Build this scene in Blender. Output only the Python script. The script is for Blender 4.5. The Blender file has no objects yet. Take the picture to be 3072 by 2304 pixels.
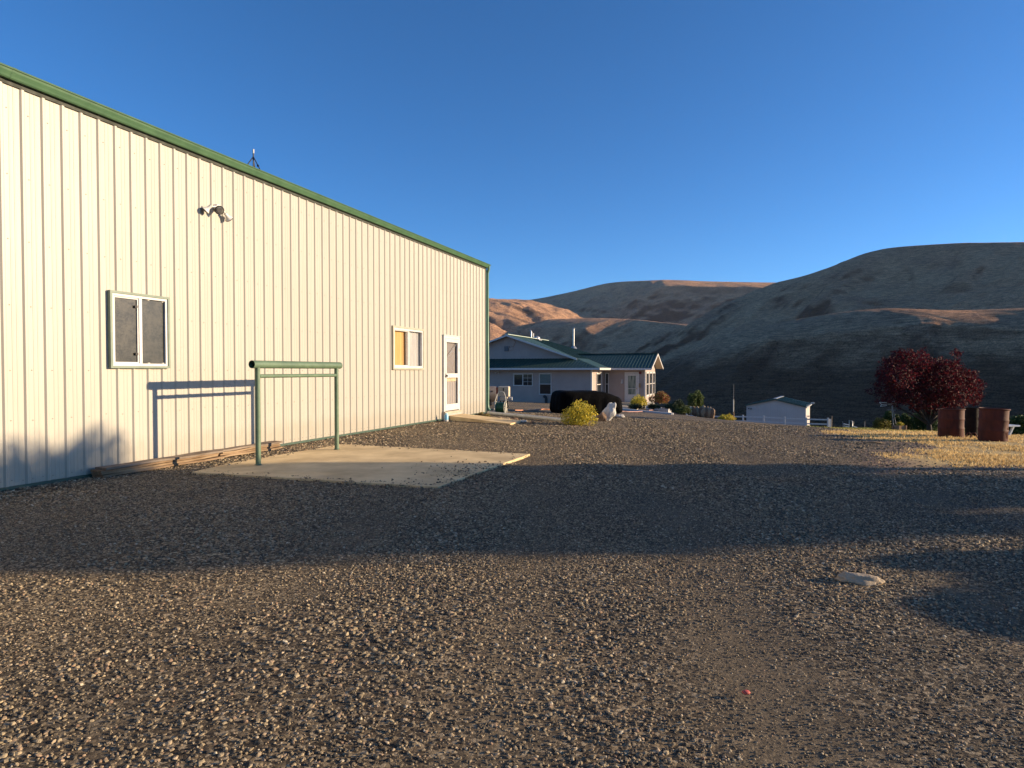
import bpy, math, random
import numpy as np
from mathutils import Vector, Matrix, noise as mnoise
R = math.radians
random.seed(7)
SC = bpy.context.scene
COL = SC.collection

# ------------------------------------------------------------------ camera, sky, sun, exposure
F = 1900.0                      # focal length in pixels of the 3072 px wide photograph
EYE = 1.385
PITCH = math.atan(40.0 / F)
cam_data = bpy.data.cameras.new("camera")
cam_data.sensor_fit = 'HORIZONTAL'
cam_data.sensor_width = 36.0
cam_data.lens = 36.0 * F / 3072.0
cam_data.clip_start = 0.05
cam_data.clip_end = 20000.0
cam = bpy.data.objects.new("camera", cam_data)
cam.location = (0, 0, EYE)
cam.rotation_euler = (R(90) - PITCH, 0, 0)
COL.objects.link(cam)
SC.camera = cam

SUN_EL = R(11.8)
SUN_AZ = R(90.0)                # measured from +Y (view direction) clockwise: the sun stands to the right
world = bpy.data.worlds.new("World")
SC.world = world
world.use_nodes = True
wn = world.node_tree.nodes
wl = world.node_tree.links
bg = wn['Background']
sky = wn.new('ShaderNodeTexSky')
sky.sky_type = 'NISHITA'
sky.sun_disc = False
sky.sun_elevation = SUN_EL
sky.sun_rotation = SUN_AZ
sky.altitude = 400
sky.air_density = 0.75
sky.dust_density = 0.22
sky.ozone_density = 5.3
hsv = wn.new('ShaderNodeHueSaturation')
hsv.inputs['Saturation'].default_value = 1.06
hsv.inputs['Hue'].default_value = 0.498
wl.new(sky.outputs[0], hsv.inputs['Color'])
wl.new(hsv.outputs[0], bg.inputs[0])
bg.inputs[1].default_value = 0.118
sun_dir = Vector((math.sin(SUN_AZ) * math.cos(SUN_EL), math.cos(SUN_AZ) * math.cos(SUN_EL), math.sin(SUN_EL)))
sun_data = bpy.data.lights.new("sun", 'SUN')
sun_data.energy = 5.0
sun_data.angle = R(0.53)
sun_data.color = (1.0, 0.77, 0.50)
sun = bpy.data.objects.new("sun", sun_data)
sun.rotation_euler = sun_dir.to_track_quat('Z', 'Y').to_euler()
sun.location = sun_dir * 60
COL.objects.link(sun)
SC.view_settings.view_transform = 'Standard'
SC.view_settings.look = 'None'
SC.view_settings.exposure = 0.9
SC.view_settings.gamma = 1.0
SC.view_settings.use_curve_mapping = False
SC.render.engine = 'CYCLES'
SC.cycles.max_bounces = 6
SC.cycles.transparent_max_bounces = 8

# ------------------------------------------------------------------ helpers: pixels to places
def ray(px, py):
    a = (px - 1536.0) / F
    b = (1152.0 - py) / F
    return Vector((a, math.cos(PITCH) + b * math.sin(PITCH), -math.sin(PITCH) + b * math.cos(PITCH)))

def at(px, py, y):
    """the point that shows at pixel (px, py), y metres ahead of the camera"""
    d = ray(px, py)
    return Vector((0, 0, EYE)) + d * (y / d.y)

def sstep(a, b, x):
    t = np.clip((x - a) / (b - a), 0, 1)
    return t * t * (3 - 2 * t)

def G(x, y):
    """height of the ground"""
    x = np.asarray(x, float)
    y = np.asarray(y, float)
    t = np.clip(y - 13, 0, 45)
    g = -0.0008 * t * t
    T = np.clip(0.0048 * (y - 12), 0, 0.070)
    xe = np.minimum(np.maximum(x, -0.4), 16.0) + 0.4
    g = g - T * xe
    g = g - 0.06 * np.clip(y - 30, 0, 60) * sstep(9.5, 13.5, x)
    g = g - 0.055 * np.clip(y - 45, 0, 60) * sstep(9, 16, x)
    g = g + 0.3 * np.exp(-((x - 7) / 5.0) ** 2 - ((y - 46) / 5.0) ** 2)
    g = g - 0.30 * np.clip(y - 92, 0, 150) - 0.10 * np.clip(x - 45, 0, 100) - 0.12 * np.clip(-x - 45, 0, 100)
    return np.maximum(g, -62.0)

def gz(x, y):
    return float(G(x, y))

def gpt(px, py):
    """where the line of sight through a pixel meets the ground"""
    d = ray(px, py)
    y = 1.5
    while y < 140:
        p = Vector((0, 0, EYE)) + d * (y / d.y)
        if p.z <= gz(p.x, p.y):
            return Vector((p.x, p.y, gz(p.x, p.y)))
        y += 0.01 if y < 30 else 0.03
    p = Vector((0, 0, EYE)) + d * (140 / d.y)
    return p

# ------------------------------------------------------------------ helpers: tags, empties, meshes
def tag(o, label=None, cat=None, group=None, kind=None):
    if label: o['label'] = label
    if cat: o['category'] = cat
    if group: o['group'] = group
    if kind: o['kind'] = kind
    return o

def empty(name, loc=(0, 0, 0), rz=0.0, label=None, cat=None, group=None):
    o = bpy.data.objects.new(name, None)
    o.empty_display_size = 0.2
    o.location = loc
    o.rotation_euler = (0, 0, rz)
    COL.objects.link(o)
    return tag(o, label, cat, group)

def kids(o):
    return [c for c in bpy.data.objects if c.parent == o]

def copy_tree(o, parent=None):
    c = o.copy()
    COL.objects.link(c)
    if parent is not None:
        c.parent = parent
    for ch in kids(o):
        copy_tree(ch, c)
    return c

class MB:
    """collects shapes into one mesh"""
    def __init__(s):
        s.v = []; s.f = []; s.m = []; s.sm = []; s.mat = 0; s.smooth = False; s.X = Matrix.Identity(4)
    def add(s, vs, fs):
        n = len(s.v)
        s.v += [tuple(s.X @ Vector(p)) for p in vs]
        for f in fs:
            s.f.append([i + n for i in f]); s.m.append(s.mat); s.sm.append(s.smooth)
        return s
    def box(s, x0, x1, y0, y1, z0, z1):
        v = [(x0, y0, z0), (x1, y0, z0), (x1, y1, z0), (x0, y1, z0), (x0, y0, z1), (x1, y0, z1), (x1, y1, z1), (x0, y1, z1)]
        return s.add(v, [(0, 3, 2, 1), (4, 5, 6, 7), (0, 1, 5, 4), (1, 2, 6, 5), (2, 3, 7, 6), (3, 0, 4, 7)])
    def cbox(s, x0, x1, y0, y1, z0, z1, c=0.01):
        """box with chamfered vertical and top edges"""
        P = [(x0 + c, y0), (x1 - c, y0), (x1, y0 + c), (x1, y1 - c), (x1 - c, y1), (x0 + c, y1), (x0, y1 - c), (x0, y0 + c)]
        Q = [(x0 + 2 * c, y0 + c), (x1 - 2 * c, y0 + c), (x1 - c, y0 + 2 * c), (x1 - c, y1 - 2 * c), (x1 - 2 * c, y1 - c), (x0 + 2 * c, y1 - c), (x0 + c, y1 - 2 * c), (x0 + c, y0 + 2 * c)]
        v = [(x, y, z0) for x, y in P] + [(x, y, z1 - c) for x, y in P] + [(x, y, z1) for x, y in Q]
        f = [tuple(reversed(range(8))), tuple(range(16, 24))]
        for k in range(8):
            j = (k + 1) % 8
            f.append((k, j, 8 + j, 8 + k)); f.append((8 + k, 8 + j, 16 + j, 16 + k))
        return s.add(v, f)
    def prism(s, poly, z0, z1):
        n = len(poly)
        v = [(x, y, z0) for x, y in poly] + [(x, y, z1) for x, y in poly]
        f = [tuple(reversed(range(n))), tuple(range(n, 2 * n))] + [(k, (k + 1) % n, n + (k + 1) % n, n + k) for k in range(n)]
        return s.add(v, f)
    def tube(s, pts, r, seg=10, caps=True):
        pts = [Vector(p) for p in pts]
        rr = r if isinstance(r, (list, tuple)) else [r] * len(pts)
        t0 = (pts[1] - pts[0]).normalized()
        u = t0.orthogonal().normalized()
        v = []
        for i, p in enumerate(pts):
            a = pts[min(i + 1, len(pts) - 1)] - pts[max(i - 1, 0)]
            t = a.normalized()
            u = (u - t * u.dot(t)).normalized()
            w = t.cross(u)
            for k in range(seg):
                an = 2 * math.pi * k / seg
                v.append(p + (u * math.cos(an) + w * math.sin(an)) * rr[i])
        f = []
        for i in range(len(pts) - 1):
            for k in range(seg):
                j = (k + 1) % seg
                f.append((i * seg + k, i * seg + j, (i + 1) * seg + j, (i + 1) * seg + k))
        sm = s.smooth
        s.smooth = True
        s.add(v, f)
        s.smooth = sm
        if caps:
            n = len(pts) - 1
            s.add(v[:seg], [tuple(reversed(range(seg)))])
            s.add(v[n * seg:], [tuple(range(seg))])
        return s
    def bar(s, a, b, w, h=None):
        """square bar between two points"""
        a = Vector(a); b = Vector(b); h = h or w
        t = (b - a).normalized()
        up = Vector((0, 0, 1)) if abs(t.z) < 0.95 else Vector((1, 0, 0))
        u = t.cross(up).normalized() * (w / 2)
        q = u.cross(t).normalized() * (h / 2)
        v = [a - u - q, a + u - q, a + u + q, a - u + q, b - u - q, b + u - q, b + u + q, b - u + q]
        return s.add(v, [(0, 3, 2, 1), (4, 5, 6, 7), (0, 1, 5, 4), (1, 2, 6, 5), (2, 3, 7, 6), (3, 0, 4, 7)])
    def lathe(s, prof, seg=32, c=(0, 0, 0)):
        c = Vector(c)
        v = []
        for r, z in prof:
            for k in range(seg):
                an = 2 * math.pi * k / seg
                v.append(c + Vector((r * math.cos(an), r * math.sin(an), z)))
        f = []
        for i in range(len(prof) - 1):
            for k in range(seg):
                j = (k + 1) % seg
                f.append((i * seg + k, i * seg + j, (i + 1) * seg + j, (i + 1) * seg + k))
        sm = s.smooth; s.smooth = True
        s.add(v, f); s.smooth = sm
        return s
    def poly(s, pts):
        return s.add(pts, [tuple(range(len(pts)))])
    def slab(s, pts, th):
        """flat polygon given a thickness downwards along its normal"""
        P = [Vector(p) for p in pts]
        n = (P[1] - P[0]).cross(P[2] - P[0]).normalized()
        k = len(P)
        v = P + [p - n * th for p in P]
        f = [tuple(range(k)), tuple(reversed(range(k, 2 * k)))] + [(i, k + i, k + (i + 1) % k, (i + 1) % k) for i in range(k)]
        return s.add(v, f)
    def build(s, name, mats, parent=None, M=None):
        me = bpy.data.meshes.new(name)
        me.from_pydata(s.v, [], s.f)
        mats = mats if isinstance(mats, (list, tuple)) else [mats]
        for m in mats: me.materials.append(m)
        me.polygons.foreach_set('material_index', s.m)
        me.polygons.foreach_set('use_smooth', s.sm)
        me.update()
        o = bpy.data.objects.new(name, me)
        COL.objects.link(o)
        if parent is not None: o.parent = parent
        if M is not None: o.matrix_local = M
        return o

def np_mesh(name, V, Fq, mats, parent=None, smooth=False):
    V = np.asarray(V, np.float32); Fq = np.asarray(Fq, np.int32)
    k = Fq.shape[1]
    me = bpy.data.meshes.new(name)
    me.vertices.add(len(V)); me.vertices.foreach_set('co', V.ravel())
    me.loops.add(Fq.size); me.loops.foreach_set('vertex_index', Fq.ravel())
    me.polygons.add(len(Fq)); me.polygons.foreach_set('loop_start', np.arange(0, Fq.size, k, dtype=np.int32))
    me.polygons.foreach_set('use_smooth', np.full(len(Fq), smooth))
    for m in (mats if isinstance(mats, (list, tuple)) else [mats]): me.materials.append(m)
    me.update(calc_edges=True); me.validate()
    o = bpy.data.objects.new(name, me)
    COL.objects.link(o)
    if parent is not None: o.parent = parent
    return o

def leaf_cloud(name, blobs, n, size, m, parent, seed=1, shell=0.55, flat=0.0, aspect=0.55):
    """many small leaf faces spread through ellipsoid clumps (cx, cy, cz, rx, ry, rz)"""
    rng = np.random.default_rng(seed)
    B = np.array([b[:6] for b in blobs], float)
    w = B[:, 3] * B[:, 4] * B[:, 5]; w = w ** 0.75; w /= w.sum()
    idx = rng.choice(len(B), n, p=w)
    d = rng.normal(size=(n, 3)); d /= np.linalg.norm(d, axis=1)[:, None]
    r = rng.random(n) ** (1 / 3.0)
    r = shell + (1 - shell) * r if shell > 0 else r
    r *= 1 + 0.10 * rng.normal(size=n)
    P = B[idx, :3] + d * r[:, None] * B[idx, 3:6]
    a = rng.normal(size=(n, 3)); a[:, 2] += flat; a /= np.linalg.norm(a, axis=1)[:, None]
    b = np.cross(a, rng.normal(size=(n, 3))); b /= np.linalg.norm(b, axis=1)[:, None]
    c = np.cross(a, b)
    s = size * (0.6 + 0.8 * rng.random(n))[:, None]
    V = np.stack([P - a * s * .5, P + b * s * aspect * .5 + c * s * .08, P + a * s * .5, P - b * s * aspect * .5 + c * s * .08], 1).reshape(-1, 3)
    Fq = np.arange(4 * n).reshape(-1, 4)
    return np_mesh(name, V, Fq, m, parent)

# ------------------------------------------------------------------ materials
class NT:
    def __init__(s, name):
        s.m = bpy.data.materials.new(name); s.m.use_nodes = True
        s.t = s.m.node_tree; s.n = s.t.nodes; s.l = s.t.links
        s.b = s.n['Principled BSDF']; s.out = s.n['Material Output']
    def node(s, kind, **kw):
        x = s.n.new(kind)
        for k, v in kw.items():
            if k.startswith('i_'):
                x.inputs[int(k[2:]) if k[2:].isdigit() else k[2:]].default_value = v
            else: setattr(x, k, v)
        return x
    def link(s, a, b): s.l.new(a, b)
    def coord(s, kind='Object'):
        return s.node('ShaderNodeTexCoord').outputs[kind]
    def noise(s, vec, scale, detail=5, rough=0.6, dist=0.0):
        x = s.node('ShaderNodeTexNoise')
        x.inputs['Scale'].default_value = scale; x.inputs['Detail'].default_value = detail
        x.inputs['Roughness'].default_value = rough; x.inputs['Distortion'].default_value = dist
        if vec is not None: s.link(vec, x.inputs['Vector'])
        return x.outputs[0]
    def ramp(s, fac, stops, interp='LINEAR'):
        x = s.node('ShaderNodeValToRGB'); x.color_ramp.interpolation = interp
        e = x.color_ramp.elements
        while len(e) > 1: e.remove(e[-1])
        for i, (p, c) in enumerate(stops):
            el = e[0] if i == 0 else e.new(p)
            el.position = p; el.color = (*c[:3], 1) if len(c) >= 3 else (c[0],) * 3 + (1,)
        s.link(fac, x.inputs[0])
        return x.outputs[0]
    def mix(s, fac, a, b, mode='MIX'):
        x = s.node('ShaderNodeMix', data_type='RGBA', blend_type=mode)
        for sock, val in ((x.inputs[0], fac), (x.inputs[6], a), (x.inputs[7], b)):
            if isinstance(val, bpy.types.NodeSocket): s.link(val, sock)
            elif isinstance(val, (int, float)): sock.default_value = val if sock == x.inputs[0] else (val, val, val, 1)
            else: sock.default_value = (*val[:3], 1)
        return x.outputs[2]
    def math(s, op, a, b=None, clamp=False):
        x = s.node('ShaderNodeMath', operation=op); x.use_clamp = clamp
        for k, val in enumerate((a, b)):
            if val is None: continue
            if isinstance(val, bpy.types.NodeSocket): s.link(val, x.inputs[k])
            else: x.inputs[k].default_value = val
        return x.outputs[0]
    def mapping(s, vec, scale=(1, 1, 1), rot=(0, 0, 0)):
        x = s.node('ShaderNodeMapping'); x.inputs['Scale'].default_value = scale; x.inputs['Rotation'].default_value = rot
        s.link(vec, x.inputs['Vector']); return x.outputs[0]
    def bump(s, h, strength=0.3, dist=0.02, normal=None):
        x = s.node('ShaderNodeBump'); x.inputs['Strength'].default_value = strength; x.inputs['Distance'].default_value = dist
        s.link(h, x.inputs['Height'])
        if normal is not None: s.link(normal, x.inputs['Normal'])
        return x.outputs[0]
    def set(s, col=None, rough=None, normal=None, metal=None, spec=None):
        for key, val in (('Base Color', col), ('Roughness', rough), ('Normal', normal), ('Metallic', metal), ('Specular IOR Level', spec)):
            if val is None: continue
            if isinstance(val, bpy.types.NodeSocket): s.link(val, s.b.inputs[key])
            elif key == 'Base Color': s.b.inputs[key].default_value = (*val[:3], 1)
            else: s.b.inputs[key].default_value = val
        return s.m

def pm(name, c1, c2=None, scale=6.0, rough=0.6, bump=0.0, bscale=60.0, metal=0.0, spec=0.5, lo=0.35, hi=0.65, stretch=(1, 1, 1), bdist=0.01):
    """plain procedural paint: two tones mixed by noise, optional bump"""
    t = NT(name)
    v = t.coord()
    if c2 is None: c2 = tuple(x * 0.82 for x in c1)
    vv = t.mapping(v, stretch) if stretch != (1, 1, 1) else v
    col = t.ramp(t.noise(vv, scale, 6), [(lo, c1), (hi, c2)])
    nr = t.bump(t.noise(vv, bscale, 4), bump, bdist) if bump else None
    rg = t.ramp(t.noise(v, scale * 2.3, 3), [(0.3, (rough * 0.85,) * 3), (0.7, (min(1, rough * 1.15),) * 3)])
    return t.set(col, rg, nr, metal, spec)

def foliage_mat(name, cols, trans=0.3, rough=0.55):
    t = NT(name)
    g = t.node('ShaderNodeNewGeometry')
    k = len(cols)
    c = t.ramp(g.outputs['Random Per Island'], [(i / max(1, k - 1), cc) for i, cc in enumerate(cols)])
    t.set(c, rough, spec=0.3)
    tr = t.node('ShaderNodeBsdfTranslucent'); t.link(c, tr.inputs[0])
    mx = t.node('ShaderNodeMixShader'); mx.inputs[0].default_value = trans
    t.link(t.b.outputs[0], mx.inputs[1]); t.link(tr.outputs[0], mx.inputs[2]); t.link(mx.outputs[0], t.out.inputs[0])
    return t.m
# ------------------------------------------------------------------ ground masks
TH = math.asin(0.3482)
UX, UY = math.sin(TH), math.cos(TH)        # along the shed wall, away from the camera
NX, NY = UY, -UX                           # out of the shed wall, to the right
SHED_D = 8.0
PAD = [(576, 1421), (700, 1392), (1028, 1336), (1590, 1366), (1312, 1466)]
PAD = [gpt(*p) for p in PAD]
_bp = [gpt(*p) for p in ((2440, 1281), (2558, 1304), (2652, 1325), (2690, 1357), (2720, 1420))]
LAWN_Y = np.array([p.y for p in _bp][::-1]); LAWN_X = np.array([p.x for p in _bp][::-1])

def vnoise(x, y, s, seed=0.0):
    x = np.asarray(x, float); y = np.asarray(y, float)
    sh = x.shape
    out = np.array([mnoise.fractal((a * s + seed, b * s - seed, seed * 1.7), 0.9, 2.0, 4) for a, b in zip(x.ravel(), y.ravel())])
    return out.reshape(sh)

def lawn_mask(x, y, nz):
    xb = np.interp(y, LAWN_Y, LAWN_X) + np.clip(y - LAWN_Y[-1], 0, 100) * 0.52
    near = np.interp(x, [4, 6, 8, 14], [9.3, 8.9, 8.4, 8.0])
    d1 = x - xb
    d2 = (y - near) * 0.8
    d = np.minimum(d1, d2) + nz * 1.1
    return sstep(-0.7, 0.8, d) * sstep(110, 60, y)

def in_poly(x, y, poly):
    ins = np.zeros(np.shape(x), bool)
    n = len(poly)
    for k in range(n):
        x0, y0 = poly[k][0], poly[k][1]; x1, y1 = poly[(k + 1) % n][0], poly[(k + 1) % n][1]
        c = ((y0 > y) != (y1 > y)) & (x < (x1 - x0) * (y - y0) / (y1 - y0 + 1e-9) + x0)
        ins ^= c
    return ins

def tracks(x, y):
    r = np.zeros_like(x)
    for off, sl, w in ((1.1, .10, .34), (2.7, .10, .34), (-1.6, .02, .30), (-.1, .02, .30), (3.6, .22, .30)):
        xt = off + sl * (y - 4) + 0.4 * np.sin(y * 0.12)
        r = np.maximum(r, np.exp(-((x - xt) / w) ** 2) * (.65 if sl < .05 else 1))
    return r * sstep(60, 40, y) * sstep(-5, 2, y)

# ------------------------------------------------------------------ ground sheet
def axis(lo, hi, a, b, d, g):
    mid = list(np.arange(a, b + 1e-6, d))
    up = []; s = d; p = b
    while p < hi: s *= g; p += s; up.append(p)
    dn = []; s = d; p = a
    while p > lo: s *= g; p -= s; dn.append(p)
    return np.array(dn[::-1] + mid + up)
gx = axis(-3900, 3900, -9.0, 13.0, 0.16, 1.16)
gy = axis(-1350, 5600, 1.0, 27.0, 0.16, 1.13)
XX, YY = np.meshgrid(gx, gy)
ZZ = G(XX, YY)
nearm = (np.abs(XX) < 22) & (YY > -4) & (YY < 60)
N1 = np.zeros_like(XX); N2 = np.zeros_like(XX)
N1[nearm] = vnoise(XX[nearm], YY[nearm], 0.9, 3.1)
N2[nearm] = vnoise(XX[nearm], YY[nearm], 0.28, 9.4)
LM = lawn_mask(XX, YY, N2)
ZZ = ZZ + N1 * 0.011 * np.clip(1.4 - LM, 0, 1) + N2 * 0.02
ZZ -= 0.012 * tracks(XX, YY)
# keep the ground under the slab and along the wall
sp = (XX * NX + YY * NY) + SHED_D
ZZ = np.where((sp < 0.5) & (YY < 24), np.minimum(ZZ, G(XX, YY)) - 0.0, ZZ)
padm = in_poly(XX, YY, [(p.x, p.y) for p in PAD])
ZZ = np.where(padm, np.minimum(ZZ, -0.01), ZZ)
ny_, nx_ = XX.shape
gi = np.arange(nx_ * ny_).reshape(ny_, nx_)
quads = np.stack([gi[:-1, :-1], gi[:-1, 1:], gi[1:, 1:], gi[1:, :-1]], -1).reshape(-1, 4)

def ground_material():
    t = NT('gravel_ground')
    pos = t.coord('Object')
    lawn = t.node('ShaderNodeAttribute', attribute_name='lawn').outputs['Fac']
    green = t.node('ShaderNodeAttribute', attribute_name='green').outputs['Fac']
    far = t.node('ShaderNodeAttribute', attribute_name='far').outputs['Fac']
    track = t.node('ShaderNodeAttribute', attribute_name='track').outputs['Fac']
    vo = t.node('ShaderNodeTexVoronoi'); vo.inputs['Scale'].default_value = 58.0
    wob = t.node('ShaderNodeVectorMath', operation='ADD'); t.link(pos, wob.inputs[0])
    nz = t.node('ShaderNodeTexNoise'); nz.inputs['Scale'].default_value = 30; t.link(pos, nz.inputs['Vector'])
    sc = t.node('ShaderNodeVectorMath', operation='SCALE'); t.link(nz.outputs[1], sc.inputs[0]); sc.inputs['Scale'].default_value = 0.012
    t.link(sc.outputs[0], wob.inputs[1]); t.link(wob.outputs[0], vo.inputs['Vector'])
    sep = t.node('ShaderNodeSeparateColor'); t.link(vo.outputs['Color'], sep.inputs[0])
    stone = t.ramp(sep.outputs[0], [(0.0, (.028, .024, .019)), (0.3, (.07, .056, .040)), (0.62, (.165, .128, .080)), (0.85, (.32, .25, .155)), (1.0, (.48, .40, .27))])
    patch = t.ramp(t.noise(pos, 0.55, 5, .6), [(0.36, (.62, .62, .64)), (0.62, (1.15, 1.08, .98))])
    stone = t.mix(1.0, stone, patch, 'MULTIPLY')
    fines = t.ramp(t.noise(pos, 55, 4, .8), [(.35, (.07, .055, .037)), (.55, (.18, .138, .085)), (.75, (.30, .235, .15))])
    stone = t.mix(t.ramp(track, [(.15, (0, 0, 0)), (.9, (.85, .85, .85))]), stone, fines)
    dirt = t.ramp(t.noise(pos, 3.0, 6), [(0.35, (.19, .125, .085)), (0.65, (.26, .175, .115))])
    grassy = t.ramp(t.noise(pos, 1.6, 8, .7), [(0.30, (.34, .23, .10)), (0.5, (.58, .41, .17)), (0.7, (.70, .52, .23))])
    greeny = t.ramp(t.noise(pos, 1.2, 6, .7), [(0.35, (.13, .16, .035)), (0.65, (.26, .26, .07))])
    soil = t.mix(green, grassy, greeny)
    edge = t.ramp(t.math('ADD', lawn, t.math('MULTIPLY', t.math('SUBTRACT', t.noise(pos, 2.2, 6, .7), .5), .35)), [(0.02, (0, 0, 0)), (0.35, (1, 1, 1))])
    c = t.mix(edge, stone, dirt)
    l2 = t.ramp(lawn, [(0.45, (0, 0, 0)), (0.75, (1, 1, 1))])
    c = t.mix(l2, c, soil)
    hillc = t.ramp(t.noise(pos, 0.03, 8, .7), [(0.35, (.17, .13, .075)), (0.65, (.28, .205, .115))])
    c = t.mix(far, c, hillc)
    inv = t.math('SUBTRACT', 1.0, vo.outputs['Distance'])
    hh = t.math('ADD', inv, t.math('MULTIPLY', t.noise(pos, 9, 4), 0.8))
    nr = t.bump(t.math('ADD', t.math('MULTIPLY', hh, .6), t.math('MULTIPLY', t.noise(pos, 90, 5, .8), .9)), 0.6, 0.014)
    return t.set(c, 0.9, nr, spec=0.25)
M_GROUND = ground_material()
ground = np_mesh('ground', np.stack([XX, YY, ZZ], -1).reshape(-1, 3), quads, M_GROUND, smooth=True)
tag(ground, kind='structure')
def attr(o, name, arr):
    a = o.data.attributes.new(name, 'FLOAT', 'POINT'); a.data.foreach_set('value', np.asarray(arr, np.float32).ravel())
attr(ground, 'lawn', LM)
TK = np.zeros_like(XX); TK[nearm] = (tracks(XX[nearm], YY[nearm]) * np.clip(.75 + 1.1 * vnoise(XX[nearm], YY[nearm], .5, 31.0), 0, 1))
attr(ground, 'track', TK)
attr(ground, 'green', sstep(17.5, 22, YY + N2 * 3) * (XX > 4))
attr(ground, 'far', np.maximum(sstep(95, 130, YY), np.maximum(sstep(60, 90, np.abs(XX)), sstep(-20, -40, YY))))

# ------------------------------------------------------------------ loose gravel: real stones scattered by geometry nodes
def stone_material():
    t = NT('gravel_stone')
    oi = t.node('ShaderNodeObjectInfo').outputs['Random']
    c = t.ramp(oi, [(0.0, (.022, .019, .017)), (0.26, (.06, .049, .036)), (0.45, (.145, .112, .072)), (0.64, (.31, .24, .142)), (0.84, (.50, .395, .24)), (0.94, (.34, .20, .12)), (1.0, (.70, .61, .43))])
    pos = t.coord('Object')
    c = t.mix(0.35, c, t.ramp(t.noise(pos, 1.6, 5), [(0.3, (.04, .034, .026)), (0.7, (.34, .27, .17))]))
    return t.set(c, 0.85, spec=0.3)
M_STONE = stone_material()

def scatter_patch():
    xs = np.arange(-9.0, 12.0, 0.2); ys = np.arange(1.4, 24.0, 0.2)
    x, y = np.meshgrid(xs, ys)
    n1 = vnoise(x, y, 0.9, 3.1); n2 = vnoise(x, y, 0.28, 9.4); n3 = vnoise(x, y, 0.6, 21.0)
    lm = lawn_mask(x, y, n2)
    z = G(x, y) + n1 * 0.011 * np.clip(1.4 - lm, 0, 1) + n2 * 0.02
    z -= 0.012 * tracks(x, y)
    dens = np.interp(y, [1.4, 3, 5, 8, 12, 16, 24], [5600, 5000, 3700, 2000, 950, 460, 180])
    size = np.interp(y, [1.4, 4, 8, 14, 24], [0.0062, 0.0068, 0.0094, 0.0135, 0.020])
    clump = np.clip(0.5 + 1.1 * n3, 0, 1)
    n4 = vnoise(x, y, 0.23, 47.0)
    size = size * (0.70 + 0.62 * clump)
    dens = dens * (1.2 - 0.55 * clump) * np.clip(.9 + .8 * n4, .45, 1.2)
    tk = tracks(x, y) * np.clip(.75 + 1.1 * vnoise(x, y, .5, 31.0), 0, 1)
    dens = dens * (1 + .05 * tk); size = size * (1 - .30 * tk)
    vis = (np.abs(x) < 0.84 * y + 0.7)
    wall = x * NX + y * NY + SHED_D
    dens = dens * vis * (wall > 0.02)
    dens = dens * np.clip(1 - 1.7 * (lm - 0.05), 0.04, 1)
    pd = in_poly(x, y, [(p.x, p.y) for p in PAD])
    a, b = PAD[4], PAD[3]
    dn = np.clip(1 - np.hypot(x - (a.x + .15), y - (a.y + .45)) / 1.5, 0, 1) + 0.5 * np.clip(1 - np.hypot(x - (a.x + b.x) / 2, y - (a.y + b.y) / 2) / 1.2, 0, 1)
    dens = np.where(pd, dens * 0.28 * np.clip(dn, 0, 1) * (0.6 + n1), dens)
    z = np.where(pd, 0.026, z)
    i = np.arange(x.size).reshape(x.shape)
    q = np.stack([i[:-1, :-1], i[:-1, 1:], i[1:, 1:], i[1:, :-1]], -1).reshape(-1, 4)
    o = np_mesh('gravel', np.stack([x, y, z], -1).reshape(-1, 3), q, M_STONE)
    attr(o, 'dens', np.clip(dens, 0, None)); attr(o, 'size', size)
    return tag(o, kind='stuff')

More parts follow.
